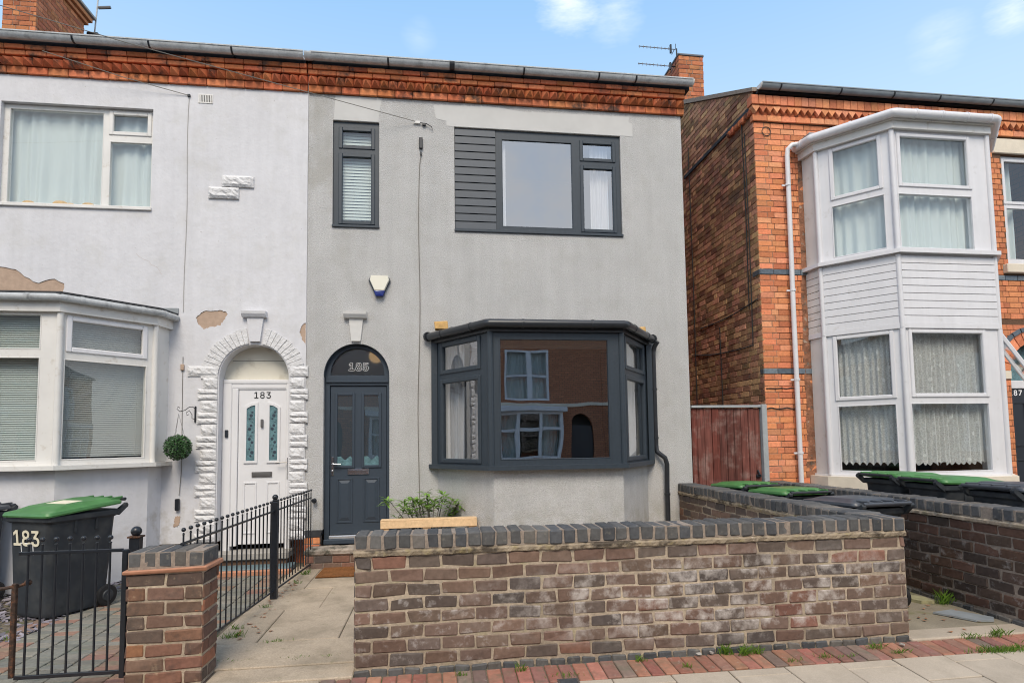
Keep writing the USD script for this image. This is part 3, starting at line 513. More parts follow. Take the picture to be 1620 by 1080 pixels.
rv = [(1.60, .0, 3.075), (2.36, -1.09, 3.075), (4.12, -1.09, 3.075), (4.88, 0.0, 3.075), (1.95, 0.0, 3.20), (4.55, 0.0, 3.20), (2.5, -.5, 3.155), (4.0, -.5, 3.155)]
rb = MB().add(rv + [(x, y, z-.03) for x, y, z in rv[:4]], [(0, 1, 6), (0, 6, 4), (1, 2, 7), (1, 7, 6), (2, 3, 5), (2, 5, 7), (6, 7, 5), (6, 5, 4), (0, 8, 9), (0, 9, 1), (1, 9, 10), (1, 10, 2), (2, 10, 11), (2, 11, 3), (8, 10, 9), (8, 11, 10)]); obj('bay_roof', rb, M['felt'], gh)
bg, q = bay_gutter(gh, BC, 3.045, .052, M['black_gutter'], over=.085)
for t in (.25, .75):
    for a, b in zip(q[:-1], q[1:]):
        p = np.array(a)+(np.array(b)-np.array(a))*t; dd = (np.array(b)-np.array(a))/np.linalg.norm(np.array(b)-np.array(a))*.015; obj('gutter_bracket', MB().tube([(*(p-dd), 3.045), (*(p+dd), 3.045)], .058, 10), M['black_gutter'], bg, smooth=40)
for e, s in ((q[0], -1), (q[-1], 1)): obj('gutter_end', MB().cyl((e[0], e[1]-.01, 3.05), (e[0]+s*.02, e[1]+.015, 3.05), .066, 10), M['black_gutter'], bg, smooth=40)
dp = [(4.90, -.13, 3.0), (4.87, -.08, 2.93), (4.86, -.05, 2.85), (4.86, -.05, 1.52), (4.87, -.06, 1.42), (4.97, -.10, 1.33), (5.00, -.09, 1.24), (5.0, -.07, .9), (5.0, -.07, -.02)]
dpp = obj('downpipe', MB().tube(dp, .034, 10), M['black_gutter'], gh, smooth=40)
for z in (1.60, 2.3, .8): obj('pipe_clip', MB().cyl((4.86 if z > 1.5 else 5.0, -.05 if z > 1.5 else -.07, z), (4.86 if z > 1.5 else 5.0, -.05 if z > 1.5 else -.07, z+.03), .042, 10), M['black_gutter'], dpp)
# room seen through the bay: back wall lighter than the void, skirting
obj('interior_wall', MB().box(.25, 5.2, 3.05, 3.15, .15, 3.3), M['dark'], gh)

# ================================================================== 183: WHITE HOUSE
wh = thing('white_house', 'white painted terraced house with peeling patches, stone door surround and door 183', 'house', (-3.2, 0, 0))
X0 = -6.4
hl = [arched(-1.10, -.22, -.2, 2.49), zbox(-3.84, -2.0, 4.74, 6.095), zbox(-5.0, -1.8, 1.45, 3.1)]
def blob(pts, seed, k=3, amp=.02):
    r = np.random.default_rng(seed); P = Polygon(pts).buffer(.03).buffer(-.03); L = P.exterior; n = 60
    return Polygon([(lambda p: (p.x+r.normal(0, amp*.45), p.y+r.normal(0, amp*.45)))(L.interpolate(i/n, normalized=True)) for i in range(n)]).buffer(0)
patches = []
for i, pts in enumerate([[(-1.41, 3.28), (-1.31, 3.37), (-1.09, 3.38), (-1.0, 3.34), (-1.11, 3.18), (-1.31, 3.13), (-1.39, 3.22)], [(-4.6, 3.95), (-3.78, 3.91), (-3.61, 3.88), (-3.33, 3.70), (-3.16, 3.77), (-3.0, 3.70), (-3.04, 3.56), (-3.3, 3.50), (-4.6, 3.5)], [(-.004, 3.24), (-.06, 3.2), (-.09, 3.11), (-.06, 3.02), (-.004, 2.93)]]):
    g = blob(pts, i, amp=.012); g = max(getattr(g, 'geoms', [g]), key=lambda p: p.area).intersection(zbox(-9, -.006, 0, 9)); patches.append(g)
w = MB(FRONT).prism(zbox(X0, -.001, .345, 6.93).difference(unary_union(hl + patches)), -.3, .012); whw = obj('wall', w, M['render_white'], wh)
for g in patches: obj('bare_plaster_patch', MB(FRONT).prism(g.buffer(.02).intersection(zbox(-9, -.002, 0, 9)), -.2, .003), M['plaster'], whw)
shell(wh, X0, -.001, 6.93, 8.2, M['orange_m']); pitched_roof(wh, X0, -.001, 6.95, 8.3, 2.05)
cornice(wh, -5.0, -.005, 0); gutter(wh, -5.0, -.03, brackets=(-2.9, -1.98, -.95, -3.9), collars=())
obj('plinth', MB(FRONT).box(X0, -1.36, -.28, .03, -.05, .34), surf('dark_stone_plinth', (.13, .115, .10), ns=(9, .4), rough=.95, bump=[(20, .8, .02)]), wh)
for pts in ([(-2.16, 4.12), (-2.13, 4.085), (-2.06, 4.045), (-2.0, 4.02), (-1.97, 3.975), (-1.90, 3.945), (-1.87, 3.90), (-1.84, 3.85)],):
    obj('hairline_crack', MB(FRONT).tube([(x, .0112, z) for x, z in pts], .0018, 4), M['plaster'], whw)
def rough_stone(mb, u0, u1, z0, z1, d0, d1, r):
    nu, nz = max(3, int((u1-u0)/.035)), max(3, int((z1-z0)/.03)); P = np.zeros((nz+1, nu+1, 3))
    for i in range(nz+1):
        for j in range(nu+1):
            e = min(i, nz-i, j, nu-j); P[i, j] = (u0+(u1-u0)*j/nu, d0 + (d1-d0)*(.5 if e == 0 else 1) + (r.normal(0, .0055) if e else 0), z0+(z1-z0)*i/nz)
    mb.grid(P); mb.box(u0, u1, d0-.01, d0+(d1-d0)*.35, z0, z1); return mb
sr = np.random.default_rng(5)
zq = [(2.64, 2.505, -1.49, .03), (2.49, 2.345, -1.30, -.015), (2.335, 2.265, -1.36, .03), (2.26, 2.195, -1.36, .03), (2.185, 2.035, -1.32, -.015), (2.03, 1.955, -1.365, .03), (1.95, 1.88, -1.365, .03), (1.87, 1.725, -1.31, -.012), (1.72, 1.64, -1.37, .025), (1.635, 1.56, -1.37, .03), (1.55, 1.41, -1.31, -.012), (1.40, 1.33, -1.37, .03), (1.325, 1.25, -1.37, .03), (1.24, 1.095, -1.32, -.012), (1.09, 1.015, -1.375, .03), (1.01, .935, -1.375, .03), (.93, .78, -1.31, -.012), (.775, .70, -1.37, .03), (.695, .62, -1.37, .03), (.615, .47, -1.31, -.012), (.465, .36, -1.37, .03)]
for zt, zb, ul, ur in zq:
    obj('quoin_stone', rough_stone(MB(FRONT), ul, -1.115, zb, zt, .01, .044, sr), M['quoin'], wh); obj('quoin_stone', rough_stone(MB(FRONT), -.205, ur, zb, zt, .01, .044, sr), M['quoin'], wh)
cx, cz = -.66, 2.49
for k in range(26):
    a0, a1 = PI*(k+.05)/26+.03, PI*(k+.95)/26+.03
    if abs((a0+a1)/2-PI/2) < .17: continue
    r0, r1 = .455, .66 + sr.uniform(-.01, .015)
    obj('arch_stone', MB(FRONT).prism(Polygon([(cx+r0*math.cos(a0), cz+.0+r0*math.sin(a0)), (cx+r1*math.cos(a0), cz+r1*math.sin(a0)), (cx+r1*math.cos(a1), cz+r1*math.sin(a1)), (cx+r0*math.cos(a1), cz+r0*math.sin(a1))]), 0.0, .030+sr.uniform(-.004, .004)), M['quoin'], wh)
kp = obj('keystone', MB(FRONT).prism(Polygon([(-.755, 3.285), (-.545, 3.285), (-.585, 2.965), (-.715, 2.965)]), -.01, .05), M['render_white'], wh)
obj('keystone_cap', MB(FRONT).prism(Polygon([(-.01, 3.285), (.07, 3.29), (.10, 3.33), (.105, 3.365), (-.01, 3.37)]), -.815, -.505, plane='dz'), M['render_white'], kp)
for a, b, z0, z1 in ((-1.11, -.70, 5.065, 5.22), (-1.28, -.89, 4.90, 5.055)): obj('projecting_stone', rough_stone(MB(FRONT), a, b, z0, z1, .01, .06, sr), M['quoin'], wh)
vt = MB(FRONT); vt.ring(-1.435, -1.25, 6.215, 6.345, .018, 0, .022, .003)
for k in range(7): vt.box(-1.415+k*.0215, -1.404+k*.0215, 0, .02, 6.23, 6.33)
obj('air_vent', vt, M['upvc_aged'], wh); obj('air_vent_back', MB(FRONT).box(-1.42, -1.265, .0, .0135, 6.23, 6.33), M['dark'], wh)
# upper window
uw = window(wh, FRONT, -3.84, -2.0, 4.745, 6.09, M['upvc_aged'], [(-3.77, -2.64, 4.775, 6.035, 0), (-2.52, -2.09, 5.79, 6.02, 1), (-2.55, -2.03, 4.775, 5.65, 0)], d=-.05, mull=((-2.635, -2.56, 4.76, 6.07), (-2.56, -2.02, 5.68, 5.74)), sill=(-3.95, -1.985, 4.70, 4.745, .09), w=.04)
obj('curtain', sheet(FRONT, -3.82, -2.02, -.16, 4.745, 6.07, .022, .16, 11), M['net'], uw)
for k, (x, z) in enumerate([(-3.55, .05), (-3.17, .06), (-3.05, .04), (-2.83, .05)]): obj('window_ornament', MB(FRONT).ball((x, -.11, 4.765+z/2), z, 1, (1.6, .6, .8)), M['loose'], uw)
# door
dw = obj('door', MB(FRONT).cb(-.90, -.285, -.20, -.155, .28, 2.36, .004), M['door_white'], wh)
fr = MB(FRONT); fr.cb(-1.098, -.985, -.26, -.13, .2, 2.46, .008).cb(-.985, -.905, -.24, -.137, .26, 2.35, .008).cb(-.285, -.222, -.26, -.13, .2, 2.46, .008).cb(-.985, -.285, -.24, -.135, 2.355, 2.42, .008).cb(-1.098, -.222, -.26, -.125, 2.42, 2.475, .008); obj('door_frame', fr, M['door_white'], wh)
obj('door_head', MB(FRONT).cb(-1.0, -.28, -.238, -.14, 2.345, 2.44, .004), M['door_white'], wh)
fb = arched(-1.098, -.222, 2.475, 2.49); obj('fan_board', MB(FRONT).prism(fb, -.24, -.19), M['fanwood'], wh); obj('fan_board_joint', MB(FRONT).box(-1.0, -.32, -.19, -.188, 2.735, 2.741), M['dark'], wh)
for a, b, la, lb_ in ((-.795, -.685, 2.085, 2.13), (-.50, -.395, 2.13, 2.085)):
    gl = Polygon([(a, 1.385), (b, 1.385), (b, lb_), ((a+b)/2, (la+lb_)/2+.012), (a, la)]); obj('glass_moulding', MB(FRONT).prism(gl.buffer(.032, join_style=2).difference(gl), -.157, -.138), M['door_white'], dw)
    obj('pane', MB(FRONT).prism(gl, -.152, -.150), M['obscure'], dw)
    et = MB(FRONT)
    for k in range(14):
        zc = 1.45+k*.045; et.ball(((a+b)/2+.02*math.sin(k*2.1), -.149, zc), .012+.006*math.sin(k*1.7), 1, (1.2, .08, 1.3))
    obj('etched_pattern', et, M['door_grey'], dw); 
    p_ = MB(FRONT); p_.ring(a-.03, b+.03, .42, 1.10, .02, -.157, -.142, .006); obj('raised_panel', p_, M['door_white'], dw)
_, tw = text_on(FRONT, '183', .085, 0, 0, 0, bold=False, sp=.012)
obj('house_number', text_on(FRONT, '183', .085, -.585-tw/2, 2.225, -.155, .006, False, .012)[0], M['num_black'], dw, label='black numerals 183 on the white door')
obj('door_knocker', MB(FRONT).cb(-.612, -.578, -.155, -.125, 1.83, 1.94, .012), M['brassdark'], dw)
obj('letter_box', MB(FRONT).cb(-.72, -.46, -.157, -.14, 1.165, 1.235, .006).cb(-.70, -.48, -.142, -.134, 1.18, 1.22, .004), M['brassdark'], dw)
obj('handle', MB(FRONT).cb(-.262, -.245, -.13, -.118, 1.13, 1.42, .004).tube([(-.253, -.12, 1.36), (-.253, -.08, 1.36), (-.40, -.08, 1.355)], .008, 6), M['brassdark'], dw)
obj('doorbell', MB(FRONT).cb(-1.06, -1.02, -.13, -.108, 1.70, 1.80, .008), M['door_black'], wh)
obj('door_step', MB(FRONT).cb(-1.14, -.18, -.26, .10, .12, .21, .01), M['kerb'], wh); obj('step_riser', MB(FRONT).box(-1.12, -.2, -.26, .06, -.03, .12), M['mortar_dark'], wh)
obj('lower_step_tile', MB(FRONT).cb(-1.28, -.10, -.02, .34, .0, .055, .006), M['teal'], wh); obj('edging_tile', MB(FRONT).cb(-1.28, -.08, .345, .42, -.02, .045, .008), M['terra_edge'], wh)
# ---- white bay
WB = [(-4.6, 0), (-4.56, -.30), (-3.95, -1.02), (-2.45, -1.02), (-1.77, -.30), (-1.72, 0)]
facet_walk(wh, [(-4.55, 0), (-4.5, -.28), (-3.93, -.97), (-2.47, -.97), (-1.82, -.28), (-1.78, 0)], .0, 1.35, M['render_white'], 'bay_base_wall', inset=.25)
wbay = facet_walk(wh, WB, 1.35, 1.40, M['upvc_aged'], 'bay_window', out=.07, inset=.2, label='white plastic bay window with venetian blinds')
def wfac(fn, L, cells, mull, panel=False):
    mb = MB(fn)
    if panel: mb.cb(.005, L-.005, -.06, -.005, 1.40, 3.12, .004)
    else:
        mb.prism(frame_poly(0, L, 1.40, 3.12, cells), -.09, -.01)
    obj('facet_frame', mb, M['upvc_aged'], wbay)
    for a, b, p, q, op in cells:
        if op: obj('sash', MB(fn).ring(a-.055, b+.055, p-.055, q+.055, .056, -.04, .006, .008), M['upvc'], wbay)
        obj('glazing_bead', MB(fn).ring(a-.008, b+.008, p-.008, q+.008, .012, -.035, -.004, .003), M['upvc_aged'], wbay)
        obj('pane', MB(fn).quad((a, -.03, p), (b, -.03, p), (b, -.03, q), (a, -.03, q)), M['glass'], wbay)
wf, wc, wk = fmap(WB[2], WB[3]), fmap(WB[3], WB[4]), fmap(WB[4], WB[5])
wfac(wf, 1.50, [(.10, .62, 2.70, 3.085, 0), (.10, .62, 1.46, 2.60, 0), (.74, 1.30, 2.70, 3.085, 0), (.74, 1.30, 1.46, 2.60, 0)], [(.62, .74, 1.42, 3.1), (.06, .62, 2.61, 2.69), (.74, 1.44, 2.61, 2.69), (1.30, 1.45, 1.42, 3.1)])
wfac(wc, .99, [(.12, .85, 2.73, 3.035, 1), (.06, .90, 1.465, 2.585, 0)], [(.05, .94, 2.60, 2.66)])
wfac(wk, .30, [], [], True); wfac(fmap(WB[0], WB[1]), .30, [], [], True); wfac(fmap(WB[1], WB[2]), .94, [(.1, .84, 1.465, 3.03, 0)], [])
for p in WB[2:5]: obj('corner_post', MB().cyl((p[0], p[1]+.012, 1.40), (p[0], p[1]+.012, 3.12), .034, 8), M['upvc_aged'], wbay, smooth=50)
obj('blind', slats(wf, .06, 1.36, -.13, 1.46, 3.08), M['blind'], wbay, kind='stuff'); obj('blind', slats(wc, .06, .92, -.13, 1.50, 3.05), M['blind_warm'], wbay, kind='stuff')
facet_walk(wh, WB, 3.115, 3.25, M['upvc_aged'], 'bay_fascia', out=.04, inset=.25)
rv = [(-4.68, 0, 3.30), (-4.64, -.34, 3.30), (-4.0, -1.12, 3.30), (-2.40, -1.12, 3.30), (-1.68, -.36, 3.30), (-1.62, 0, 3.30), (-4.1, 0, 3.38), (-2.2, 0, 3.38)]
rv = [(x, y, z+.028) for x, y, z in rv]
wr = MB().add(rv + [(x, y, z-.045) for x, y, z in rv[:6]], [(0, 1, 6), (1, 2, 6), (2, 3, 7), (2, 7, 6), (3, 4, 7), (4, 5, 7)] + [t for i in range(5) for t in ((i, 8+i, 9+i), (i, 9+i, i+1))] + [(8, 10, 9), (8, 11, 10), (8, 12, 11), (8, 13, 12)]); obj('bay_roof', wr, M['felt'], wh)
g_, q = bay_gutter(wh, WB, 3.265, .042, M['iron_gutter'], over=.085)
for a, b in zip(q[2:-1], q[3:]):
    for t in (.2, .8):
        p = np.array(a)+(np.array(b)-np.array(a))*t; dd = (np.array(b)-np.array(a))/np.linalg.norm(np.array(b)-np.array(a))*.02; obj('gutter_joint', MB().tube([(*(p-dd), 3.265), (*(p+dd), 3.265)], .0455, 10), M['iron_gutter'], g_, smooth=40)
obj('lead_flashing', MB(FRONT).box(-2.0, -1.62, 0, .03, 3.33, 3.40), M['lead'], wh)

# ================================================================== RED BRICK HOUSE on the right
def brick_tex(name, c1, c2, mortar, sw, bw=.225, rh=.09):
    return material(name, {'g': ('geometry', {}), 's': ('separate_xyz', {}), 'c': ('combine_xyz', {}), 'b': ('brick_texture', {'scale': 1.0, 'brick_width': bw, 'row_height': rh, 'mortar_size': .006, 'color1': c1, 'color2': c2, 'mortar': mortar}), 'p': ('principled_bsdf', {'roughness': .9, 'specular_ior_level': .2})},
        [('g.position', 's.vector'), (f's.{sw}', 'c.x'), ('s.z', 'c.y'), ('c.vector', 'b.vector'), ('b.color', 'p.base_color')])
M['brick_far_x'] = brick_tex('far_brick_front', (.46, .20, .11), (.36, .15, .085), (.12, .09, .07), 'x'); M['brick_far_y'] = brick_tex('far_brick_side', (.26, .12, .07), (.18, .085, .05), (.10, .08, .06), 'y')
XR0, XR1 = 6.60, 12.6
bh = thing('brick_house', 'orange brick house with a two storey white bay window and weathered dark gable side', 'house', (9.6, 0, 0))
hr = [arched(10.80, 11.70, -.2, 2.60), zbox(10.90, 11.95, 4.33, 6.15), zbox(7.42, 10.2, 1.05, 3.05), zbox(7.42, 10.2, 4.15, 5.95)]
bhw = obj('wall', MB(FRONT).prism(zbox(XR0+.012, XR1, -.1, 6.93).difference(unary_union(hr)), -.3, -.007), M['mortar_dark'], bh)
BAYHOLE = (7.40, 10.22, .9, 6.1)
holes_r = [BAYHOLE, (10.797, 11.703, 0, 2.6), (10.903, 11.95, 4.32, 6.165), (10.745, 12.15, 6.165, 6.41), (10.80, 12.1, 4.175, 4.32), (10.62, 11.9, 2.62, 3.35)]
cells = []
for z0, z1, n in ((.90, 2.545, 18), (2.63, 4.06, 16), (4.145, 6.445, 26)):
    cells += rows(XR0, XR1, z0, z1, .222, (z1-z0)/n, .0075, 'flemish', holes_r)
# around the arch of the neighbour's door the field is cut to the ring
for (a, b, z0, z1) in rows(10.62, 11.9, 2.63, 3.36, .222, .0894, .009, 'flemish'):
    P = sbox(a, z0, b, z1).difference(Point(11.25, 2.58).buffer(.725, 32)).difference(sbox(10.7, 0, 11.8, 2.6))
    for g in getattr(P, 'geoms', [P]):
        if g.area > .002: obj('brick', MB(FRONT).prism(g, -.06, .0), M['orange'][rng.integers(4)], bhw)
cells.sort(key=lambda c: (c[0] > 7.5) * (1 + max(0, c[0]-10.2)))
lay(bhw, FRONT, cells, M['orange'], depth=.06, proud=0.0, limit=270, rest=M['orange_m'])
for z0 in (2.545, 4.06):
    for a, b, p, q_ in rows(XR0-.004, XR1, z0, z0+.085, .222, .085, .008, holes=[BAYHOLE, (10.8, 11.7, 0, 2.7)] + ([(10.5, 12, 2.4, 2.8)] if z0 < 3 else [])): obj('blue_band_brick', MB(FRONT).cb(a, b, -.06, .010, p, q_, .004, .001), M['blueband'][rng.integers(2)], bhw)
    obj('blue_band_return', MB().cb(XR0-.010, XR0+.05, .005, .19 if z0 > 3 else .09, z0+.004, z0+.081, .004), M['blue'][2], bhw)
# low base course
lay(bhw, FRONT, rows(XR0, 10.8, -.02, .90, .222, .092, .009, 'flemish', [(7.4, 10.2, 0, 1)]), M['orange'], limit=0, rest=M['orange_m'], name='base_brick')
# gable side
SIDE = fmap((XR0, 9.0), (XR0, 0.0))
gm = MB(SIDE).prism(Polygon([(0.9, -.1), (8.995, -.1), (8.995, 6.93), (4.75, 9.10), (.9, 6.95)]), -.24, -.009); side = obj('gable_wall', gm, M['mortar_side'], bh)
VG = lambda u: 6.90 + .52*(9.0-u)
sc, cut = [], MB(SIDE)
for c in rows(5.0, 9.0, .0, 9.0, .225, .0895, .008, 'flemish'):
    if c[3] < VG(c[1]): sc.append(c)
    elif c[2] < VG(c[0]):
        g = zbox(*c).intersection(Polygon([(4.75, 0), (9, 0), (9, 6.9), (4.75, VG(4.75))]))
        if g.area > .0008: cut.prism(g, -.05, .001)
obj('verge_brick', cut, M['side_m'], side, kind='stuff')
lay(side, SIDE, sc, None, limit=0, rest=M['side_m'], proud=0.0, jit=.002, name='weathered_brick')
for k in range(13):
    u1 = 9.0-.19*k; obj('black_string_brick', MB(SIDE).cb(u1-.185, u1-.005, -.02, .022, 6.665, 6.73, .004, .002), M['plinth'], side)
for (u0, u1, za, zb) in ((7.0, 8.93, 3.62, 3.70), (6.6, 8.75, 3.18, 3.02)): obj('side_cable', MB(SIDE).tube([(u0+(u1-u0)*t, .012, za+(zb-za)*t-.05*math.sin(PI*t)) for t in np.linspace(0, 1, 9)], .009, 6), M['cable'], side)
for u, z0, z1 in ((7.72, .4, 3.5), (8.75, 3.0, 6.4), (8.68, 3.6, 6.6), (6.75, 2.0, 7.2)): obj('side_cable', MB(SIDE).tube([(u, .012, z0), (u+.02, .012, (z0+z1)/2), (u, .012, z1)], .009, 6), M['cable'], side)
vb = MB(SIDE).prism(Polygon([(9.06, 6.90), (9.06, 6.96), (4.75, 9.20), (4.75, 9.10)]), -.1, .035); obj('verge_mortar', vb, M['mortar_mid'], bh)
mb = MB().box(XR1-.2, XR1, .3, 8.2, -.1, 6.93).box(XR0+.24, XR1-.2, 7.95, 8.2, -.1, 6.93); obj('rear_walls', mb, M['brick_far_y'], bh)
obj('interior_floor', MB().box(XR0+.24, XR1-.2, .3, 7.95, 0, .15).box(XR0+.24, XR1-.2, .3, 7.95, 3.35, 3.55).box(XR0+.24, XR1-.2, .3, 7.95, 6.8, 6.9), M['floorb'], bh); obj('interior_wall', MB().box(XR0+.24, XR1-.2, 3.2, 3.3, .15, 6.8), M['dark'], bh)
pitched_roof(bh, XR0+.02, XR1, 6.99, 8.4, 2.15, y0=-.02)
# corbel course
obj('cornice_core', MB(FRONT).box(XR0+.01, XR1, -.2, .008, 6.445, 6.93), M['mortar_dark'], bh)
for a, b, p, q_ in rows(XR0-.03, XR1, 6.45, 6.548, .24, .098, .006): obj('plain_course_brick', MB(FRONT).cb(a, b, -.05, .035+rng.uniform(-.002, .002), p, q_, .005, .001), M['orange'][rng.integers(4)], bh)
n = int((XR1-6.55)/.115)
for i in range(n):
    a = 6.55+i*.115
    obj('dentil_brick', MB(FRONT).prism(Polygon([(a+.001, 6.672), (a+.001, 6.645), (a+.035, 6.60), (a+.0575, 6.563), (a+.08, 6.60), (a+.114, 6.645), (a+.114, 6.672)]), -.03, .075), M['orange'][rng.integers(4)], bh)
obj('dentil_backing', MB(FRONT).box(XR0, XR1, -.05, .022, 6.552, 6.68), M['terra'][1], bh)
for a, b, p, q_ in rows(XR0-.07, XR1, 6.68, 6.83, .118, .15, .006): obj('plain_course_brick', MB(FRONT).cb(a, b, -.05, .095+rng.uniform(-.002, .002), p, q_, .005, .001), M['orange'][rng.integers(4)], bh)
for k in range(7): obj('corbel_return', MB(SIDE).cb(9.0-.105*k-.10, 9.0-.105*k+.0, -.05, .05, 6.56, 6.66, .02, .004), M['terra'][k % 3], bh)
gutter(bh, 6.64, XR1, d=.16, z=6.945, brackets=(6.95, 7.95, 8.85, 9.65, 10.6), m='iron_gutter_dark', endcap=6.62)
# ---- two storey bay
RB = [(7.36, 0), (7.40, -.29), (8.05, -1.0), (9.55, -1.0), (10.20, -.29), (10.24, 0)]
facet_walk(bh, RB, -.1, .86, M['brick_far_x'], 'bay_base_wall', inset=.25)
obj('stone_sill', MB().prism(Polygon(RB + [(10.24, .1), (7.36, .1)]).buffer(.09, join_style=2).intersection(sbox(0, -5, 20, .05)), .86, 1.03, plane='ud'), M['cream'], bh)
rbay = facet_walk(bh, RB, 1.03, 1.06, M['upvc'], 'bay_window', out=.02, inset=.2, label='white plastic two storey bay window')
FN = [fmap(RB[i], RB[i+1]) for i in range(5)]; FL = [math.dist(RB[i], RB[i+1]) for i in range(5)]
def rfac(i, z0, z1, cells, mull, panel=False, curtain='net', cz=None):
    fn, L = FN[i], FL[i]; mb = MB(fn)
    if panel: mb.cb(.003, L-.003, -.06, -.008, z0, z1, .004)
    else:
        mb.prism(frame_poly(0, L, z0, z1, cells), -.09, -.01)
    obj('cheek_panel' if panel else 'facet_frame', mb, M['upvc_aged'] if panel and i == 0 else M['upvc'], rbay)
    for a, b, p, q_, op in cells:
        if op == 1: obj('sash', MB(fn).ring(a-.05, b+.05, p-.05, q_+.05, .052, -.04, .008, .008), M['upvc'], rbay)
        if op != 2:
            obj('glazing_bead', MB(fn).ring(a-.008, b+.008, p-.008, q_+.008, .012, -.035, -.004, .003), M['upvc'], rbay); obj('pane', MB(fn).quad((a, -.03, p), (b, -.03, p), (b, -.03, q_), (a, -.03, q_)), M['glass'], rbay)
    if not panel:
        if curtain == 'net': obj('curtain', sheet(fn, .05, L-.05, -.15, z0+.03, z1-.02, .022, .13, 20+i), M['net'], rbay)
        else: obj('lace_curtain', sheet(fn, .05, L-.05, -.14, z0+.12, z1-.02, .024, .075, 30+i, scallop=.05), M['lace'], rbay)
lowc = [(.15, .80, 2.16, 3.0, 1), (.13, .83, 1.11, 2.03, 0)]; upc = [(.22, .78, 5.11, 5.79, 1), (.18, .83, 4.21, 4.97, 0)]
for i in (1, 3):
    lc = [(a, b, p, q_, (2 if i == 3 and op else op)) for a, b, p, q_, op in lowc]
    rfac(i, 1.06, 3.06, lc, [(.06, FL[i]-.06, 2.05, 2.13)], curtain='lace'); rfac(i, 4.16, 5.86, upc, [(.06, FL[i]-.06, 4.99, 5.07)])
rfac(2, 1.06, 3.06, [(.13, 1.22, 2.165, 3.0, 1), (.07, 1.25, 1.11, 2.03, 0)], [(.06, 1.44, 2.05, 2.13), (1.27, 1.45, 1.08, 3.04)], curtain='lace')
rfac(2, 4.16, 5.86, [(.12, 1.17, 5.10, 5.77, 1), (.06, 1.20, 4.19, 4.95, 0)], [(.06, 1.44, 4.97, 5.05), (1.22, 1.45, 4.18, 5.84)])
for i in (0, 4): rfac(i, 1.06, 3.06, [], [], True); rfac(i, 4.16, 5.86, [], [], True)
for p in RB[1:5]:
    [obj('corner_post', MB().cyl((p[0], p[1]+.01, a_), (p[0], p[1]+.01, b_), .036, 8), M['upvc'], rbay, smooth=50) for a_, b_ in ((1.05, 3.06), (4.16, 5.86))]
# swung-out top light on the far facet
f3 = FN[3]
def tilt(pv, ang):
    def g(p):
        q_ = p.copy(); dz = p[:, 2]-3.03; q_[:, 1] = p[:, 1]*math.cos(ang) - dz*math.sin(ang) + .02; q_[:, 2] = 3.03 + dz*math.cos(ang) + p[:, 1]*math.sin(ang); return f3(q_)
    return g
os_ = obj('open_sash', MB(tilt(0, math.radians(27))).ring(.10, .85, 2.10, 3.03, .055, -.04, .01, .007), M['upvc'], rbay, label='top light of the white bay swung open'); obj('pane', MB(tilt(0, math.radians(27))).quad((.15, -.02, 2.15), (.80, -.02, 2.15), (.80, -.02, 2.98), (.15, -.02, 2.98)), M['glass'], os_)
# cladding between the storeys
facet_walk(bh, RB, 3.06, 4.10, M['upvc'], 'cladding_core', out=-.012, inset=.2)
for i in range(5):
    L = FL[i]
    for k in range(9):
        z = 3.135+k*.1045
        obj('cladding_board', MB(FN[i]).prism(Polygon([(-.014, z), (.010, z+.002), (.008, z+.094), (-.002, z+.102), (-.014, z+.1035)]), .0 if i in (0, 4) else .02, L-.02 if i not in (0, 4) else L, plane='dz'), M['upvc'] if i != 0 else M['upvc_aged'], bh)
    obj('cladding_trim', MB(FN[i]).cb(-.012, L+.012, -.02, .016, 3.06, 3.135, .004), M['upvc'], bh)
for p in RB[1:5]: obj('cladding_corner', MB().cyl((p[0], p[1]+.012, 3.07), (p[0], p[1]+.012, 4.09), .034, 8), M['upvc'], bh, smooth=50)
obj('bay_sill', MB().prism(Polygon(RB + [(10.24, .1), (7.36, .1)]).buffer(.07, join_style=2).intersection(sbox(0, -5, 20, .02)).difference(Polygon(RB + [(10.24, 1), (7.36, 1)]).buffer(-.2, join_style=2)), 4.10, 4.155, plane='ud'), M['upvc'], bh)
facet_walk(bh, RB, 5.86, 5.99, M['upvc_aged'], 'bay_fascia', out=.05, inset=.25)
facet_walk(bh, RB, 5.965, 6.02, M['upvc_aged'], 'bay_soffit', out=.085, inset=.25)
g_, q = bay_gutter(bh, RB, 6.035, .060, M['upvc'], over=.12)
for a, b in zip(q[:-1], q[1:]):
    L = math.dist(a, b)
    for t in ([.2, .45, .7, .93] if L > 1.2 else [.5]):
        p = np.array(a)+(np.array(b)-np.array(a))*t; dd = (np.array(b)-np.array(a))/L*.014; obj('gutter_bracket', MB().tube([(*(p-dd), 6.035), (*(p+dd), 6.035)], .066, 10), M['upvc'], g_, smooth=40)
rv = [(x, min(y, 0), 6.07) for x, y in q] ; ro = MB(); nv = len(rv)
ro.add(rv + [(7.9, .0, 6.25), (9.7, 0, 6.25)], [(i, i+1, nv if i < nv/2-1 else nv+1) for i in range(nv-1)] + [(nv//2-1, nv+1, nv)]); obj('bay_roof', ro, M['felt'], bh)
obj('lead_flashing', MB(FRONT).cb(7.38, 7.60, .0, .20, 6.09, 6.22, .01), M['lead'], bh)
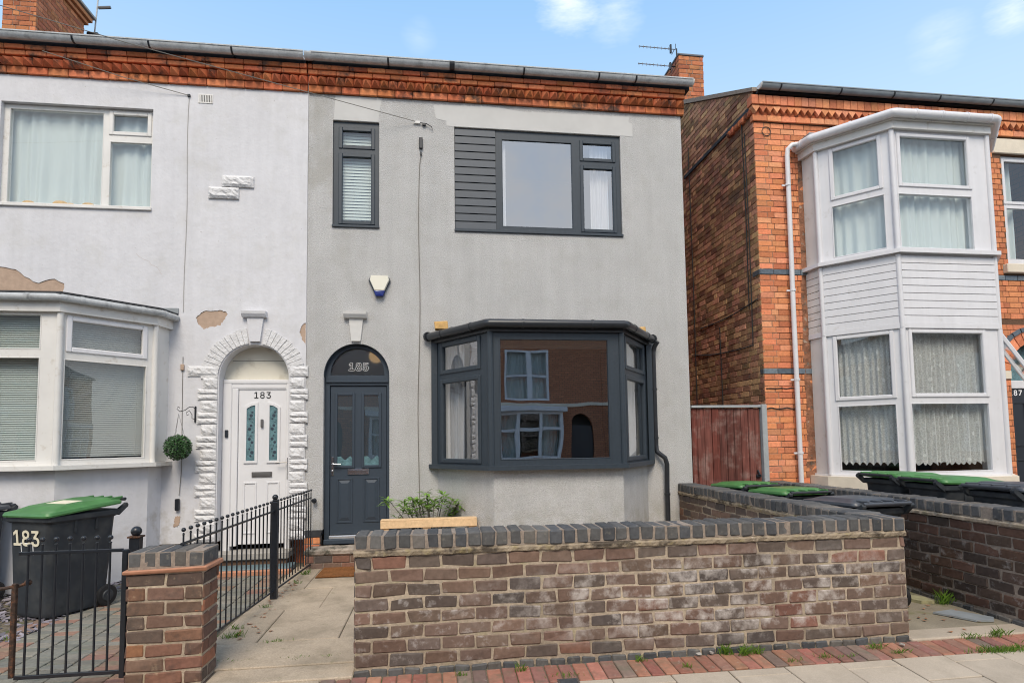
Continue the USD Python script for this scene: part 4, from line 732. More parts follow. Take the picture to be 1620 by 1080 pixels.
# rainwater pipe
dpipe = obj('downpipe', MB().tube([(7.28, -.14, 6.06), (7.14, -.12, 6.045), (7.09, -.09, 5.99), (7.085, -.075, 5.9), (7.07, -.075, 3.5), (7.07, -.075, .05)], .036, 10), M['upvc'], bh, smooth=40)
for z in (5.42, 3.79, 2.44, 1.35): obj('pipe_clip', MB().cyl((7.075, -.075, z), (7.075, -.075, z+.03), .044, 10).box(6.99, 7.06, -.06, -.04, z, z+.025), M['upvc'], dpipe)
obj('wall_ring', MB(FRONT).tube([(6.80+.07*math.cos(t), .01, 6.30+.07*math.sin(t)) for t in np.linspace(0, 2*PI, 20)], .006, 5), M['cable'], bh)
obj('wall_cable', MB(FRONT).tube([(6.62+x*.08, .008, 2.33+.01*math.sin(x*3)) for x in range(7)], .008, 5), M['cable'], bh); obj('wall_cable', MB(FRONT).tube([(6.62+x*.08, .008, 2.03+.01*math.sin(x*2)) for x in range(7)], .008, 5), M['cable'], bh)
obj('cement_scar', MB(FRONT).prism(blob([(7.22, 1.0), (7.38, 1.0), (7.38, 5.9), (7.30, 5.9), (7.28, 4.0), (7.24, 3.0), (7.26, 2.0)], 9, amp=.02), -.02, .0035), surf('stained_cement', (.26, .12, .07), ns=(7, .5), bump=[(30, .8, .02)], rough=.95, stains=[((.40, .36, .30, .8), 12.0, .58, .66, None), ((.05, .04, .03, .8), 6.0, .55, .65, None)]), bhw)
# window and door at the right
rw_ = window(bh, FRONT, 10.905, 11.94, 4.335, 6.145, M['upvc'], [(10.99, 11.85, 5.39, 6.06, 1), (10.99, 11.85, 4.43, 5.28, 0)], d=-.05, mull=((10.95, 11.9, 5.29, 5.37),)); obj('curtain', sheet(FRONT, 10.95, 11.25, -.2, 4.36, 6.1, .03, .1, 41), M['net'], rw_)
obj('lintel', MB(FRONT).cb(10.745, 12.15, -.2, .03, 6.165, 6.41, .008), M['cream'], bh); obj('stone_window_sill', MB(FRONT).cb(10.80, 12.1, -.2, .075, 4.175, 4.32, .010), M['cream'], bh)
for k in range(13):
    a0, a1 = PI*(k+.06)/13+.0, PI*(k+.94)/13
    for (r0, r1, mm, nm, dd) in ((.46, .648, M['orange'][rng.integers(4)], 'arch_brick', .012), (.655, .72, M['blueband'][rng.integers(2)], 'arch_blue_brick', .03)):
        obj(nm, MB(FRONT).prism(Polygon([(11.25+r0*math.cos(a0), 2.60+r0*math.sin(a0)), (11.25+r1*math.cos(a0), 2.60+r1*math.sin(a0)), (11.25+r1*math.cos(a1), 2.60+r1*math.sin(a1)), (11.25+r0*math.cos(a1), 2.60+r0*math.sin(a1))]), -.1, dd), mm, bhw)
for s in (-1, 1): obj('impost_stone', MB(FRONT).cb(11.25+s*.455, 11.25+s*.66, -.1, .02, 2.47, 2.60, .006), M['cream'], bhw)
d3 = obj('door', MB(FRONT).cb(10.83, 11.67, -.20, -.14, .2, 2.33, .004), M['door_black'], bh); obj('door_frame', MB(FRONT).cb(10.80, 11.70, -.24, -.12, 2.33, 2.46, .006), M['upvc'], bh); obj('fanlight', MB(FRONT).prism(arched(10.80, 11.70, 2.46, 2.60), -.2, -.18), M['obscure'], bh)
obj('house_number', text_on(FRONT, '187', .085, 10.895, 2.22, -.142, .004, True, .018)[0], M['num_white'], d3, label='white numerals 187 on the black door')
for u in (10.93, 11.32): obj('raised_panel', MB(FRONT).ring(u, u+.25, 1.4, 2.12, .03, -.142, -.125, .006).ring(u, u+.25, .5, 1.2, .03, -.142, -.125, .006), M['door_black'], d3)

# ================================================================== chimneys and aerials
def chimney(name, label, x0, x1, y0, y1, z0, z1, cap, seed):
    t = thing(name, label, 'chimney', ((x0+x1)/2, (y0+y1)/2, z0)); c = obj('stack', MB().box(x0+.008, x1-.008, y0+.008, y1-.008, z0, z1), M['mortar_mid'], t)
    lay(c, fmap((x0, y0), (x1, y0)), rows(0, x1-x0, z1-13*.092, z1, .225, .092, .009, 'flemish'), M['chim'], limit=60, proud=0)
    lay(c, fmap((x0, y1), (x0, y0)), rows(0, y1-y0, z1-13*.092, z1, .225, .092, .009, off=.06), M['chim'], limit=90 if cap == 'slate' else 0, rest=M['chim_m'], proud=0)
    lay(c, fmap((x1, y0), (x1, y1)), rows(0, y1-y0, z1-21*.092, z1, .225, .092, .009, off=.06), M['chim'], limit=0 if cap == 'slate' else 150, rest=M['chim_m'], proud=0)
    if cap == 'slate': obj('cap', MB().cb(x0-.012, x1+.012, y0-.012, y1+.012, z1, z1+.045, .006, .003), M['slate'], t)
    else:
        for k, o in enumerate((.05, .10)): obj('oversailing_course', MB().cb(x0-o, x1+o, y0-o, y1+o, z1+k*.09, z1+k*.09+.082, .006, .002), M['chim'][1], t)
        obj('cap', MB().cb(x0-.14, x1+.14, y0-.14, y1+.16, z1+.19, z1+.24, .006), M['kerb'], t)
        for i in range(3): obj('chimney_pot', MB().tube([((x0+x1)/2, y0+.25+i*.45, z1+.24), ((x0+x1)/2, y0+.25+i*.45, z1+.6)], [.12, .10], 12), M['terra'][0], t, smooth=40)
    return t
chimney('chimney', 'orange brick chimney with thin slate cap above the gable of the brick house', 6.60, 7.12, 2.56, 3.42, 7.9, 9.27, 'slate', 1)
chimney('chimney', 'deep brick chimney with oversailing top above the white house', -5.97, -5.41, 3.0, 4.42, 8.0, 10.30, 'over', 2)
def aerial(label, x0, x1, y, z, mast, n=9, refl=.085):
    t = thing('tv_aerial', label, 'aerial', (x1, y, z)); obj('boom', MB().tube([(x0, y, z+.012), (x1+.10, y, z)], .008, 6), M['brassdark'], t)
    for i in range(n): xx = x0+.02+(x1-x0-.06)*i/(n-1); obj('element', MB().tube([(xx, y, z-.022), (xx, y, z+.035)], .006, 5), M['brassdark'], t)
    obj('reflector', MB().cb(x1-.018, x1+.018, y-.02, y+.02, z-refl, z+refl+.01, .004), M['iron'], t); obj('mast', MB().tube(mast, .014, 6), M['iron'], t); obj('mount_arm', MB().tube([(x1+.08, y, z), (x1+.02, y, z-.11)], .008, 5).tube([(x1+.10, y, z-.0), (x1+.11, y, z+.12)], .007, 5), M['iron'], t)
aerial('upper of the two thin television aerials beside the right chimney', 5.835, 6.51, 2.72, 9.50, [(6.635, 2.72, 9.2), (6.635, 2.72, 9.52)])
aerial('lower of the two thin television aerials beside the right chimney', 5.81, 6.49, 2.72, 9.135, [(6.52, 2.72, 9.135), (6.62, 2.72, 9.135)], refl=.07)
t = thing('tv_aerial', 'pale aerial mast standing beside the brick chimney above the white house', 'aerial', (-4.7, 4.6, 9)); obj('mast', MB().tube([(-5.42, 4.6, 8.5), (-5.27, 4.6, 11.0)], .014, 6), M['iron_gutter'], t); obj('element', MB().tube([(-5.26, 4.6, 10.80), (-5.02, 4.6, 10.83)], .03, 6), M['brassdark'], t); obj('bracket', MB().cb(-5.42, -5.2, 4.5, 4.6, 10.12, 10.2, .01), M['iron'], t)

# ================================================================== ground
PV = lambda p: np.stack([p[:, 0], -3.82-p[:, 1], -.015-.0786*p[:, 1]+p[:, 2]], 1)
top('ground', MB().quad((-150, -150, -.42), (150, -150, -.42), (150, 150, -.42), (-150, 150, -.42)), M['asphalt'], 'dark ground around the houses', kind='structure')
top('road', MB().box(-60, 60, -15.2, -6.45, -.5, -.345), M['asphalt'], 'asphalt road in front of the houses', kind='structure')
for y, nm in ((-6.30, 'kerb'), (-15.2, 'kerb')): top('kerb', MB().box(-60, 60, y-.15, y, -.5, -.222), M['kerb'], 'stone kerb along the road', kind='structure')
top('far_pavement', MB().box(-60, 60, -17.5, -15.2, -.5, -.2), M['slab'], 'pavement on the far side of the road', kind='structure')
top('front_yard', MB().box(-40, 40, -3.80, .4, -.4, -.014), M['sand'], 'earth and bedding under the front gardens', kind='structure')
top('garden_ground', MB().box(1.15, 5.2, -3.60, -.0, -.05, -.004), M['concrete'], 'concrete ground of the small front garden behind the brick wall', kind='structure')
top('alley', MB().box(5.45, 6.56, -3.64, 8, -.05, .0), M['alley'], 'mossy concrete passage between the grey house and the brick house', kind='structure')
top('alley_threshold', MB().cb(5.44, 7.2, -3.83, -3.63, -.06, .004, .01, .003), M['slab'], 'pale concrete edging strip at the mouth of the passage', kind='structure')
# pavement: red soldier pavers and staggered slabs, one piece each
pv = '/World/pavement'; x = UsdGeom.Xform.Define(stage, pv); tag(x.GetPrim(), 'pavement of buff slabs with a row of red pavers along the garden wall', kind='structure'); OFF[pv] = np.zeros(3)
obj('pavement_bed', MB(PV).box(-30, 30, -.02, 2.50, -.25, -.012), M['sand'], pv)
k = 0; u = .93
while u < 8.4:
    w_ = .1035; obj('red_paver', MB(PV).cb(u+.004, u+w_-.003, .003, .245+rng.uniform(-.004, .004), -.07, rng.uniform(-.003, .003), .006, .0015), M['paver'][rng.choice(4, p=[.4, .25, .2, .15])], pv); u += w_
obj('red_paver_field', (lambda mb: [mb.cb(-6+i*.1035+.004, -6+(i+1)*.1035-.003, .003, .245, -.07, 0, .006) for i in range(66)] and mb)(MB(PV)), M['paver'][0], pv, kind='stuff')
slab_x = [-1.75+.425*i for i in range(24)]; off = 4.19-slab_x[14]
for i in range(23):
    a, b = slab_x[i]+off, slab_x[i+1]+off; ys = [.255, .36 + (.0 if i % 2 else .225)]
    while ys[-1] < 2.48: ys.append(min(ys[-1]+.62, 2.48))
    for p, q_ in zip(ys[:-1], ys[1:]):
        if q_-p < .03: continue
        obj('paving_slab', MB(PV).cb(a+.004, b-.004, p+.004, q_-.004, -.08, rng.uniform(-.003, .003), .005, .0012), M['slab'], pv)
# garden path of cast slabs
gp = '/World/garden_path'; x = UsdGeom.Xform.Define(stage, gp); tag(x.GetPrim(), 'worn concrete slab path from the pavement to the grey door', kind='structure'); OFF[gp] = np.zeros(3)
for x0, x1, y0, y1 in ((-.09, .262, -1.235, -.03), (.27, 1.15, -1.235, -.0), (-.09, .575, -2.055, -1.243), (.583, 1.15, -2.055, -1.243), (-.10, .262, -3.005, -2.063), (.27, .915, -3.005, -2.063), (.923, 1.15, -3.005, -2.063), (-.10, 1.15, -3.56, -3.013)):
    obj('path_slab', MB().cb(x0, x1, y0, y1, -.08, rng.uniform(-.004, .004), .007, .003), M['concrete'], gp)
obj('path_apron', MB().cb(.16, 1.145, -3.835, -3.568, -.10, -.003, .008, .001), M['concrete'], gp)
obj('path_apron', MB(PV).cb(-.5, .925, .003, .25, -.08, -.001, .006, .002), M['concrete'], gp)
# block paving of 183
bp = '/World/block_paving'; x = UsdGeom.Xform.Define(stage, bp); tag(x.GetPrim(), 'red and grey block paving in front of the white house', kind='structure'); OFF[bp] = np.zeros(3)
nb = 0; rest = MB()
for j in range(9):
    xx = -.135-j*.205; st = (j % 2)*.05
    for i in range(33):
        y1 = -.44-st-i*.1035
        if y1-.1 < -3.78: break
        if xx-.2 < -1.15 and y1 < -3.8: continue
        mb = MB() if nb < 290 else rest
        mb.cb(xx-.199, xx-.004, y1-.0985, y1-.003, -.06, rng.uniform(-.003, .002), .005, .0012); nb += 1
        red = .25 < ((xx+2.0)+(y1+3.8)*.28) % 1.2 < .75
        if mb is not rest: obj('block_paver', mb, M['block'][rng.choice(4, p=[.5, .35, .1, .05] if red else [.1, .05, .45, .4])], bp)
if rest.n: obj('block_paver_field', rest, M['block'][2], bp, kind='stuff')
sl = MB(); r2 = np.random.default_rng(3)
for i in range(2600):
    x_, y_ = r2.uniform(-4.6, -1.75), r2.uniform(-3.78, -.3); a = r2.uniform(0, PI); L, W = r2.uniform(.015, .045), r2.uniform(.008, .022); tl = r2.normal(0, .2, 2); z_ = r2.uniform(-.01, .012)
    c, s = math.cos(a), math.sin(a); pts = [(x_+c*p*L-s*q_*W, y_+s*p*L+c*q_*W, z_+p*L*tl[0]+q_*W*tl[1]+h_) for h_ in (0, .006) for p, q_ in ((-1, -1), (1, -.7), (.8, 1), (-.9, .8))]
    sl.add(pts, [(4, 5, 6), (4, 6, 7), (0, 1, 5), (0, 5, 4), (1, 2, 6), (1, 6, 5), (2, 3, 7), (2, 7, 6), (3, 0, 4), (3, 4, 7)])
top('slate_chippings', sl, surf('slate_chip', (.20, .18, .20), var=.6, hue=.04, rough=.7, merged=True), 'purple grey slate chippings around the bins of the white house', kind='stuff')

# ================================================================== garden walls
def strip(mb, u0, u1, d0, d1, z0, z1, seed, amp=.0032):
    r = np.random.default_rng(seed); us = np.arange(u0, u1+.02, .03); P = []
    prof = [(d0, z1), (d1-.012, z1), (d1, (z0*.4+z1*.6)), (d1-.004, z0), (d0, z0)]
    for u in us: P.append([(min(u, u1), d + (r.normal(0, amp) if 0 < i < 4 else 0), z + (r.normal(0, amp*.6) if i in (3,) else 0)) for i, (d, z) in enumerate(prof)])
    return mb.grid(P)
def garden_wall(label, A, B, th, ztop, zbase, H, L=.243, mats='gw', plinth=True, seed=0, group=None, weights=(.34, .28, .2, .13, .05), core='mortar', moss=True, ends=True):
    fn = fmap(A, B); Ln = math.dist(A, B); t = thing('garden_wall', label, 'garden wall', ((A[0]+B[0])/2, (A[1]+B[1])/2, 0))
    c = obj('mortar_core', MB(fn).box(.006, Ln-.006, -th+.008, -.007, -.3, ztop-.02), M[core], t); z1 = ztop-.152
    lay(c, fn, rows(0, Ln, zbase, z1, L, H, .0125), M[mats], weights=list(weights)[:len(M[mats])] if weights else None, depth=.09, proud=0, jit=.0034, c=.008)
    back = lambda p: fn(np.stack([p[:, 0], -th-p[:, 1], p[:, 2]], 1)); lay(c, back, rows(0, Ln, zbase, z1, L, H, .014, off=-.06), M[mats], limit=0, rest=M['gw_m'], depth=.05, proud=0, name='back_brick')
    for e, s in ((0, 1), (Ln, -1)):
        if not ends: break
        for k, (a, b, p, q_) in enumerate(rows(0, th, zbase, z1, .23, H, .014)):
            obj('end_brick', MB(fn).cb(e-s*.0015, e+s*.05, -b, -a, p, q_, .006, .001), M[mats][rng.integers(len(M[mats]))], c)
    if plinth:
        lay(c, fn, rows(-.0, Ln, -.085, zbase-.004, .232, zbase+.081, .012, 'header'), M['blue'], depth=.09, proud=.008, jit=.004, c=.008, name='plinth_brick')
    obj('mortar_fillet', strip(MB(fn), -.004, Ln+.004, -th-.01, .017, z1+.004, ztop-.106, seed), M['moss' if moss else 'mortar'], t)
    n = int(round(Ln/.1005)); p = Ln/n; cc = obj('coping_bed', MB(fn).box(.003, Ln-.003, -th-.008, .009, ztop-.107, ztop-.007), M['mortar_mid'], t)
    for i in range(n):
        g = rng.choice([.0015, .003, .006], p=[.4, .35, .25]); dz = .004*math.sin(i*.7+seed) + rng.normal(0, .0015)
        obj('coping_brick', MB(fn).cb(i*p+g, (i+1)*p-g, -th-.012, .016+rng.normal(0, .003), ztop-.108+dz, ztop+dz, .012, .0022), M['blue'][rng.choice(4, p=[.4, .25, .25, .1])], cc)
    return t
garden_wall('front garden wall of brown bricks with blue brick coping, facing the pavement', (1.147, -3.80), (5.45, -3.80), .225, .952, .03, .0963, seed=1)
garden_wall('garden wall running back to the grey house beside the passage', (5.20, -.004), (5.20, -3.565), .245, .955, .035, .0963, mats='gw', seed=2, ends=False)
garden_wall('dark brick boundary wall of the brick house with blue coping, beyond the passage', (6.56, -.03), (6.56, -4.02), .225, .965, .05, .0963, mats='rw', weights=(.4, .35, .25), seed=3, core='mortar_mid', moss=False)
# gate pier
pr = thing('gate_pier', 'square brown brick gate pier with blue brick cap between gate and path', 'gate pier', (-.095, -3.66, 0))
pc = obj('mortar_core', MB().box(-.332, .142, -3.792, -3.528, -.2, .86), M['mortar'], pr); H = .0945
for A, B, L_, o, lim in (((-.34, -3.80), (.15, -3.80), .49, 0, 99), ((.15, -3.80), (.15, -3.52), .28, .11, 99), ((.15, -3.52), (-.34, -3.52), .49, 0, 0), ((-.34, -3.52), (-.34, -3.80), .28, 0, 0)):
    lay(pc, fmap(A, B), rows(0, L_, -.09, .745, .245, (.745+.09)/9, .013, off=o*0-.0), M['pier'], limit=lim, weights=[.38, .25, .25, .12], proud=0, depth=.06, jit=.003, c=.007)
obj('creasing_tile', MB().cb(-.362, .172, -3.822, -3.498, .748, .776, .006, .003), M['terra_edge'], pr)
for i in range(5):
    a = -.338+i*.0965; b = a+.090 if i < 4 else .148
    obj('coping_brick', MB().cb(a, b, -3.80, -3.52, .780, .889+rng.normal(0, .002), .012, .002), M['blue'][i % 4], pr)
obj('coping_mortar', MB().box(-.334, .144, -3.797, -3.523, .77, .884), M['mortar_mid'], pr)

# ================================================================== ironwork
def finial(mb, x, y, z, r=.0165): mb.ball((x, y, z+.012), r, 2).ball((x, y, z-.022), r*.62, 1, (1, 1, .5)); return mb
gt = thing('iron_gate', 'black iron garden gate with ball finials in front of the bin', 'gate', (-.72, -3.72, 0))
obj('stile', MB().cb(-1.078, -1.05, -3.74, -3.712, .09, .70, .003), M['iron_rust'], gt, label='rusty latch stile'); obj('stile', MB().cb(-.402, -.368, -3.74, -3.705, .05, .90, .003), M['iron'], gt)
obj('rail', MB().cb(-1.05, -.402, -3.732, -3.713, .885, .907, .003), M['iron'], gt); obj('rail', MB().cb(-1.05, -.402, -3.732, -3.713, .075, .10, .003), M['iron'], gt)
for i in range(7):
    x_ = -.992+i*.0845; b = obj('bar', MB().tube([(x_, -3.722, .09), (x_, -3.722, .955)], .0075, 8), M['iron'], gt, smooth=40); obj('finial', finial(MB(), x_, -3.722, .972), M['iron'], b, smooth=True)
obj('latch', MB().tube([(-1.24, -3.71, .655), (-1.05, -3.70, .68), (-.995, -3.70, .70)], .012, 6).ball((-1.0, -3.70, .70), .022, 1), M['iron_rust'], gt)
gpst = thing('gate_post', 'square black iron post with ball top behind the brick pier', 'gate post', (-.43, -3.5, 0)); obj('post', MB().cb(-.462, -.395, -3.53, -3.465, 0, .945, .004), M['iron'], gpst); obj('cap', MB().cb(-.472, -.385, -3.54, -3.455, .945, .958, .003), M['iron_rust'], gpst); obj('ball', MB().ball((-.428, -3.497, .99), .036, 2), M['iron'], gpst, smooth=True)
fe = thing('iron_fence', 'black iron railing with ball finials between the two front paths', 'fence', (.02, -1.9, 0))
FX = lambda y: -.065 + (y+3.5)*.058
P0, P1 = -3.62, -.22
obj('rail', MB().tube([(FX(P0), P0, .905), (FX(P1), P1, .905)], .010, 6), M['iron'], fe); obj('rail', MB().tube([(FX(P0), P0, .115), (FX(P1), P1, .06)], .011, 6), M['iron'], fe)
yb = P0+.03
while yb < P1:
    if abs(yb+1.62) > .07:
        b = obj('bar', MB().tube([(FX(yb), yb, .10), (FX(yb), yb, .98)], .0068, 8), M['iron'], fe, smooth=40); obj('finial', finial(MB(), FX(yb), yb, .99, .0155), M['iron'], b, smooth=True)
    yb += .1085
po = obj('post', MB().cb(FX(-1.62)-.034, FX(-1.62)+.034, -1.654, -1.586, 0, 1.0, .004), M['iron'], fe); obj('post_cap', MB().cb(FX(-1.62)-.024, FX(-1.62)+.024, -1.644, -1.596, 1.0, 1.02, .004).ball((FX(-1.62), -1.62, 1.045), .030, 2), M['iron'], po, smooth=40)
obj('wall_fixing', MB().ball((.13, -.05, .85), .035, 1).cyl((.13, -.09, .85), (.13, 0, .85), .02, 8), M['iron'], fe)
ag = thing('plank_gate', 'closed red brown stained plank gate with grey post across the passage', 'gate', (5.95, .02, 0))
jx = [5.435, 5.52, 5.63, 5.745, 5.86, 5.975, 6.09, 6.20, 6.315, 6.41, 6.50]
for a, b in zip(jx[:-1], jx[1:]): obj('plank', MB().cb(a+.003, b-.003, .0+rng.uniform(0, .006), .03, .03, 2.035+rng.uniform(-.005, .005), .004, .001), M['wood_red'][rng.integers(3)], ag)
obj('gate_backing', MB().box(5.44, 6.5, .03, .05, .05, 2.03), M['dark'], ag); obj('top_rail', MB().cb(5.43, 6.51, -.03, .06, 2.045, 2.08, .004), M['post_conc'], ag); obj('post', MB().cb(6.51, 6.59, -.05, .06, 0, 2.09, .006), M['post_conc'], ag)
obj('latch', MB().cb(6.40, 6.47, -.035, .0, 1.02, 1.06, .006).cyl((6.435, -.05, 1.05), (6.435, 0, 1.12), .014, 6), M['iron'], ag)

# ================================================================== wheelie bins
def rrect(w, d, r, z, n=4, cx=0, cy=0):
    pts = []
    for (sx, sy, a0) in ((1, 1, 0), (-1, 1, PI/2), (-1, -1, PI), (1, -1, 1.5*PI)):
        for a in np.linspace(a0, a0+PI/2, n): pts.append((cx+sx*(w/2-r)+r*math.cos(a), cy+sy*(d/2-r)+r*math.sin(a), z))
    return pts
def loft(secs, cap=True):
    n = len(secs[0]); V = [p for s in secs for p in s]; F = []
    for i in range(len(secs)-1):
        for k in range(n): a, b = i*n+k, i*n+(k+1) % n; F += [(a, b, a+n), (b, b+n, a+n)]
    if cap: V += [tuple(np.mean(secs[0], 0)), tuple(np.mean(secs[-1], 0))]; e = len(V)-2; F += [(e, (k+1) % n, k) for k in range(n)] + [(e+1, (len(secs)-1)*n+k, (len(secs)-1)*n+(k+1) % n) for k in range(n)]
    return MB().add(V, F)
def wheelie_bin(label, loc, rot, lid, number=None, group=None, s=1.0, tilt=.035):
    """Front is local -y, hinge and wheels local +y."""
    t = thing('wheelie_bin', label, 'wheelie bin', loc, group, rotz=math.degrees(rot))
    if s != 1.0: UsdGeom.Xformable(stage.GetPrimAtPath(t)).AddScaleOp().Set(Gf.Vec3f(s, s, s))
    body = obj('body', loft([rrect(.455, .52, .045, .02, cy=-.02), rrect(.475, .55, .05, .06, cy=-.02), rrect(.535, .64, .06, .86, cy=-.01), rrect(.54, .65, .06, .90, cy=-.01)]), M['bin'], t, smooth=35)
    obj('rim', loft([rrect(.545, .655, .06, .865, cy=-.01), rrect(.585, .70, .05, .885, cy=-.01), rrect(.585, .70, .05, .925, cy=-.01), rrect(.56, .67, .05, .935, cy=-.01)]), M['bin'], t, smooth=30)
    for sx in (-1, 1):
        for yy in (-.1, .1): obj('rib', MB().cb(sx*.265-.012, sx*.265+.012, yy-.012, yy+.012, .76, .875, .004), M['bin'], t)
    def tiltz(mb): 
        v, f = mb.arr(); v = v.copy(); v[:, 2] += (v[:, 1]+.36)*tilt; return v, f
    ld = loft([rrect(.60, .73, .05, .925, cy=-.015), rrect(.61, .74, .055, .94, cy=-.015), rrect(.595, .72, .055, .962, cy=-.015), rrect(.50, .60, .05, .972, cy=-.01), rrect(.44, .50, .06, .995, cy=.02), rrect(.40, .45, .06, .998, cy=.02)])
    l_ = obj('lid', tiltz(ld), M[lid], t, smooth=35)
    hb = MB()
    for sx in (-1, 1): hb.cb(sx*.20-.012, sx*.20+.012, .20, .415, .955, .985, .006); hb.cb(sx*.06-.012, sx*.06+.012, .20, .415, .955, .985, .006)
    obj('hinge_strut', tiltz(hb), M[lid], l_); h2 = MB().tube([(-.25, .405, .955), (.25, .405, .955)], .017, 10); obj('handle_bar', tiltz(h2), M['lid_black'] if lid == 'lid_black' else M['bin'], l_, smooth=40)
    hs = MB()
    for sx in (-1, 1): hs.prism(Polygon([(.30, .91), (.41, .985), (.425, .965), (.42, .945), (.33, .87)]), sx*.255-.02, sx*.255+.02, plane='dz')
    obj('hinge_bracket', hs, M['bin'], t); obj('axle', MB().cyl((-.27, .22, .10), (.27, .22, .10), .012, 8), M['bin'], t)
    for sx in (-1, 1):
        w_ = obj('wheel', MB().tube([(sx*.225, .235, .102), (sx*.232, .235, .102), (sx*.268, .235, .102), (sx*.275, .235, .102)], [.088, .1, .1, .088], 24), M['rubber'], t, smooth=40); obj('hub', MB().tube([(sx*.274, .235, .102), (sx*.284, .235, .102)], [.058, .050], 18).tube([(sx*.28, .235, .102), (sx*.29, .235, .102)], [.022, .018], 12), M['bin'], w_, smooth=40)
    if number:
        fr = lambda p: np.stack([p[:, 0], -.262-.145*(p[:, 2]-.06)/.80 *.5 - .005-p[:, 1] + .0*p[:, 2], p[:, 2]], 1)
        _, tw = text_on(fr, number, .135, 0, .66, 0, sp=.004); obj('bin_number', text_on(fr, number, .135, -tw/2-.01, .665, .004, .003, True, .004)[0], M['num_cream'], t, label='cream numerals 183')
        obj('sticker_outline', MB(fr).ring(-.10, .06, .55, .69, .008, .002, .0035, .001), M['num_white'], t)
        stp = MB().prism(sbox(-.13, -.10, .13, .06), .998, 1.0, plane='ud'); obj('lid_label', tiltz(stp), M['num_cream'], l_)
    return t
wheelie_bin('dark wheelie bin numbered 183 with green lid behind the iron gate', (-1.93, -1.69, 0), math.radians(-25), 'lid_green', '183', s=1.03, tilt=.085)
wheelie_bin('dark wheelie bin cut off by the left edge of the picture', (-3.20, -1.32, 0), math.radians(-20), 'lid_black')
wheelie_bin('green lidded bin in the passage, nearest the plank gate', (5.87, -.62, 0), math.radians(184), 'lid_green')
wheelie_bin('green lidded bin in the passage, between the other two behind the wall', (5.86, -1.62, 0), math.radians(182), 'lid_green')
wheelie_bin('grey lidded bin in the passage, nearest the pavement', (5.79, -2.80, 0), math.radians(183), 'lid_black')
wheelie_bin('green lidded bin below the lace curtains of the white bay', (7.28, -1.75, .16), math.radians(92), 'lid_green')
wheelie_bin('green lidded bin between two others behind the dark boundary wall', (7.25, -2.42, .15), math.radians(88), 'lid_green')
wheelie_bin('grey lidded bin nearest the right edge, behind the dark boundary wall', (7.25, -3.2, .13), math.radians(91), 'lid_black')

# ================================================================== small things
al = thing('alarm_box', 'cream alarm bell box with blue base on the grey wall', 'alarm box', (.97, 0, 3.74))
obj('back_plate', MB(FRONT).prism(Polygon([(.815, 3.83), (.84, 3.88), (1.10, 3.88), (1.125, 3.83), (1.03, 3.62), (.91, 3.62)]).buffer(-.006), 0, .03), M['door_black'], al)
def pill(pts, d0, d1, sh): return loft([[(x, -d0, z) for x, z in pts], [(x, -(d0+d1)/2, z) for x, z in pts], [(sh*(x-.97)+.97, -d1, sh*(z-3.78)+3.78) for x, z in pts]])
o = list(Polygon([(.845, 3.83), (.86, 3.885), (1.08, 3.885), (1.095, 3.83), (1.03, 3.685), (.91, 3.685)]).buffer(.008).exterior.coords)[:-1]; obj('cover', pill(o, .01, .075, .93), M['alarm'], al, smooth=35)
o = list(Polygon([(.905, 3.675), (1.035, 3.675), (1.015, 3.61), (.925, 3.61)]).buffer(.006).exterior.coords)[:-1]; obj('strobe', loft([[(x, -.01, z) for x, z in o], [(x, -.065, z) for x, z in o], [(.97+.9*(x-.97), -.07, 3.645+.9*(z-3.645)) for x, z in o]]), M['alarm_blue'], al, smooth=35)
ph = thing('telephone_line', 'telephone cable with black junction box running down the grey wall', 'cable', (1.5, 0, 5.8))
obj('overhead_wire', MB().tube([(1.46, -.03, 6.125), (-1.79, -1.0, 6.32), (-5.0, -2.0, 6.58), (-12, -4.2, 7.3)], .0045, 6), M['cable_grey'], ph); obj('wire_clamp', MB(FRONT).cb(1.44, 1.53, .01, .03, 6.10, 6.135, .004), M['upvc_aged'], ph); obj('hook', MB(FRONT).cb(1.56, 1.61, 0, .035, 6.075, 6.11, .004), M['iron'], ph)
obj('loop', MB(FRONT).tube([(1.52, .02, 6.115), (1.62, .03, 6.10), (1.69, .03, 6.06), (1.715, .03, 5.98), (1.69, .03, 5.86), (1.63, .025, 5.78), (1.58, .02, 5.74)], .006, 6), M['cable'], ph, smooth=40)
obj('junction_box', MB(FRONT).cb(1.513, 1.565, 0, .04, 5.735, 5.895, .006), M['iron'], ph); obj('gland', MB(FRONT).cb(1.528, 1.552, .005, .03, 5.64, 5.69, .004), M['iron'], ph)
obj('down_cable', MB(FRONT).tube([(1.54, .008, 5.66)] + [(1.52+.012*math.sin(z*2.3)-.006*(5.6-z), .008, z) for z in np.arange(5.5, .45, -.25)], .0055, 6), M['cable_grey'], ph, smooth=40)
p2 = thing('telephone_line', 'thin pale cable running down the white wall beside the air vent', 'cable', (-1.55, 0, 6.3)); obj('overhead_wire', MB().tube([(-1.55, -.02, 6.31), (-2.3, -.12, 6.44), (-3.2, -.3, 6.62)], .005, 5), M['cable_grey'], p2); obj('bracket', MB(FRONT).cb(-1.57, -1.535, .01, .035, 6.29, 6.325, .004), M['iron'], p2)
obj('down_cable', MB(FRONT).tube([(-1.55, .018, 6.3)] + [(-1.555+.008*math.sin(z*3), .017, z) for z in np.arange(6.1, 3.1, -.25)], .0042, 5), M['cable_white'], p2, smooth=40)
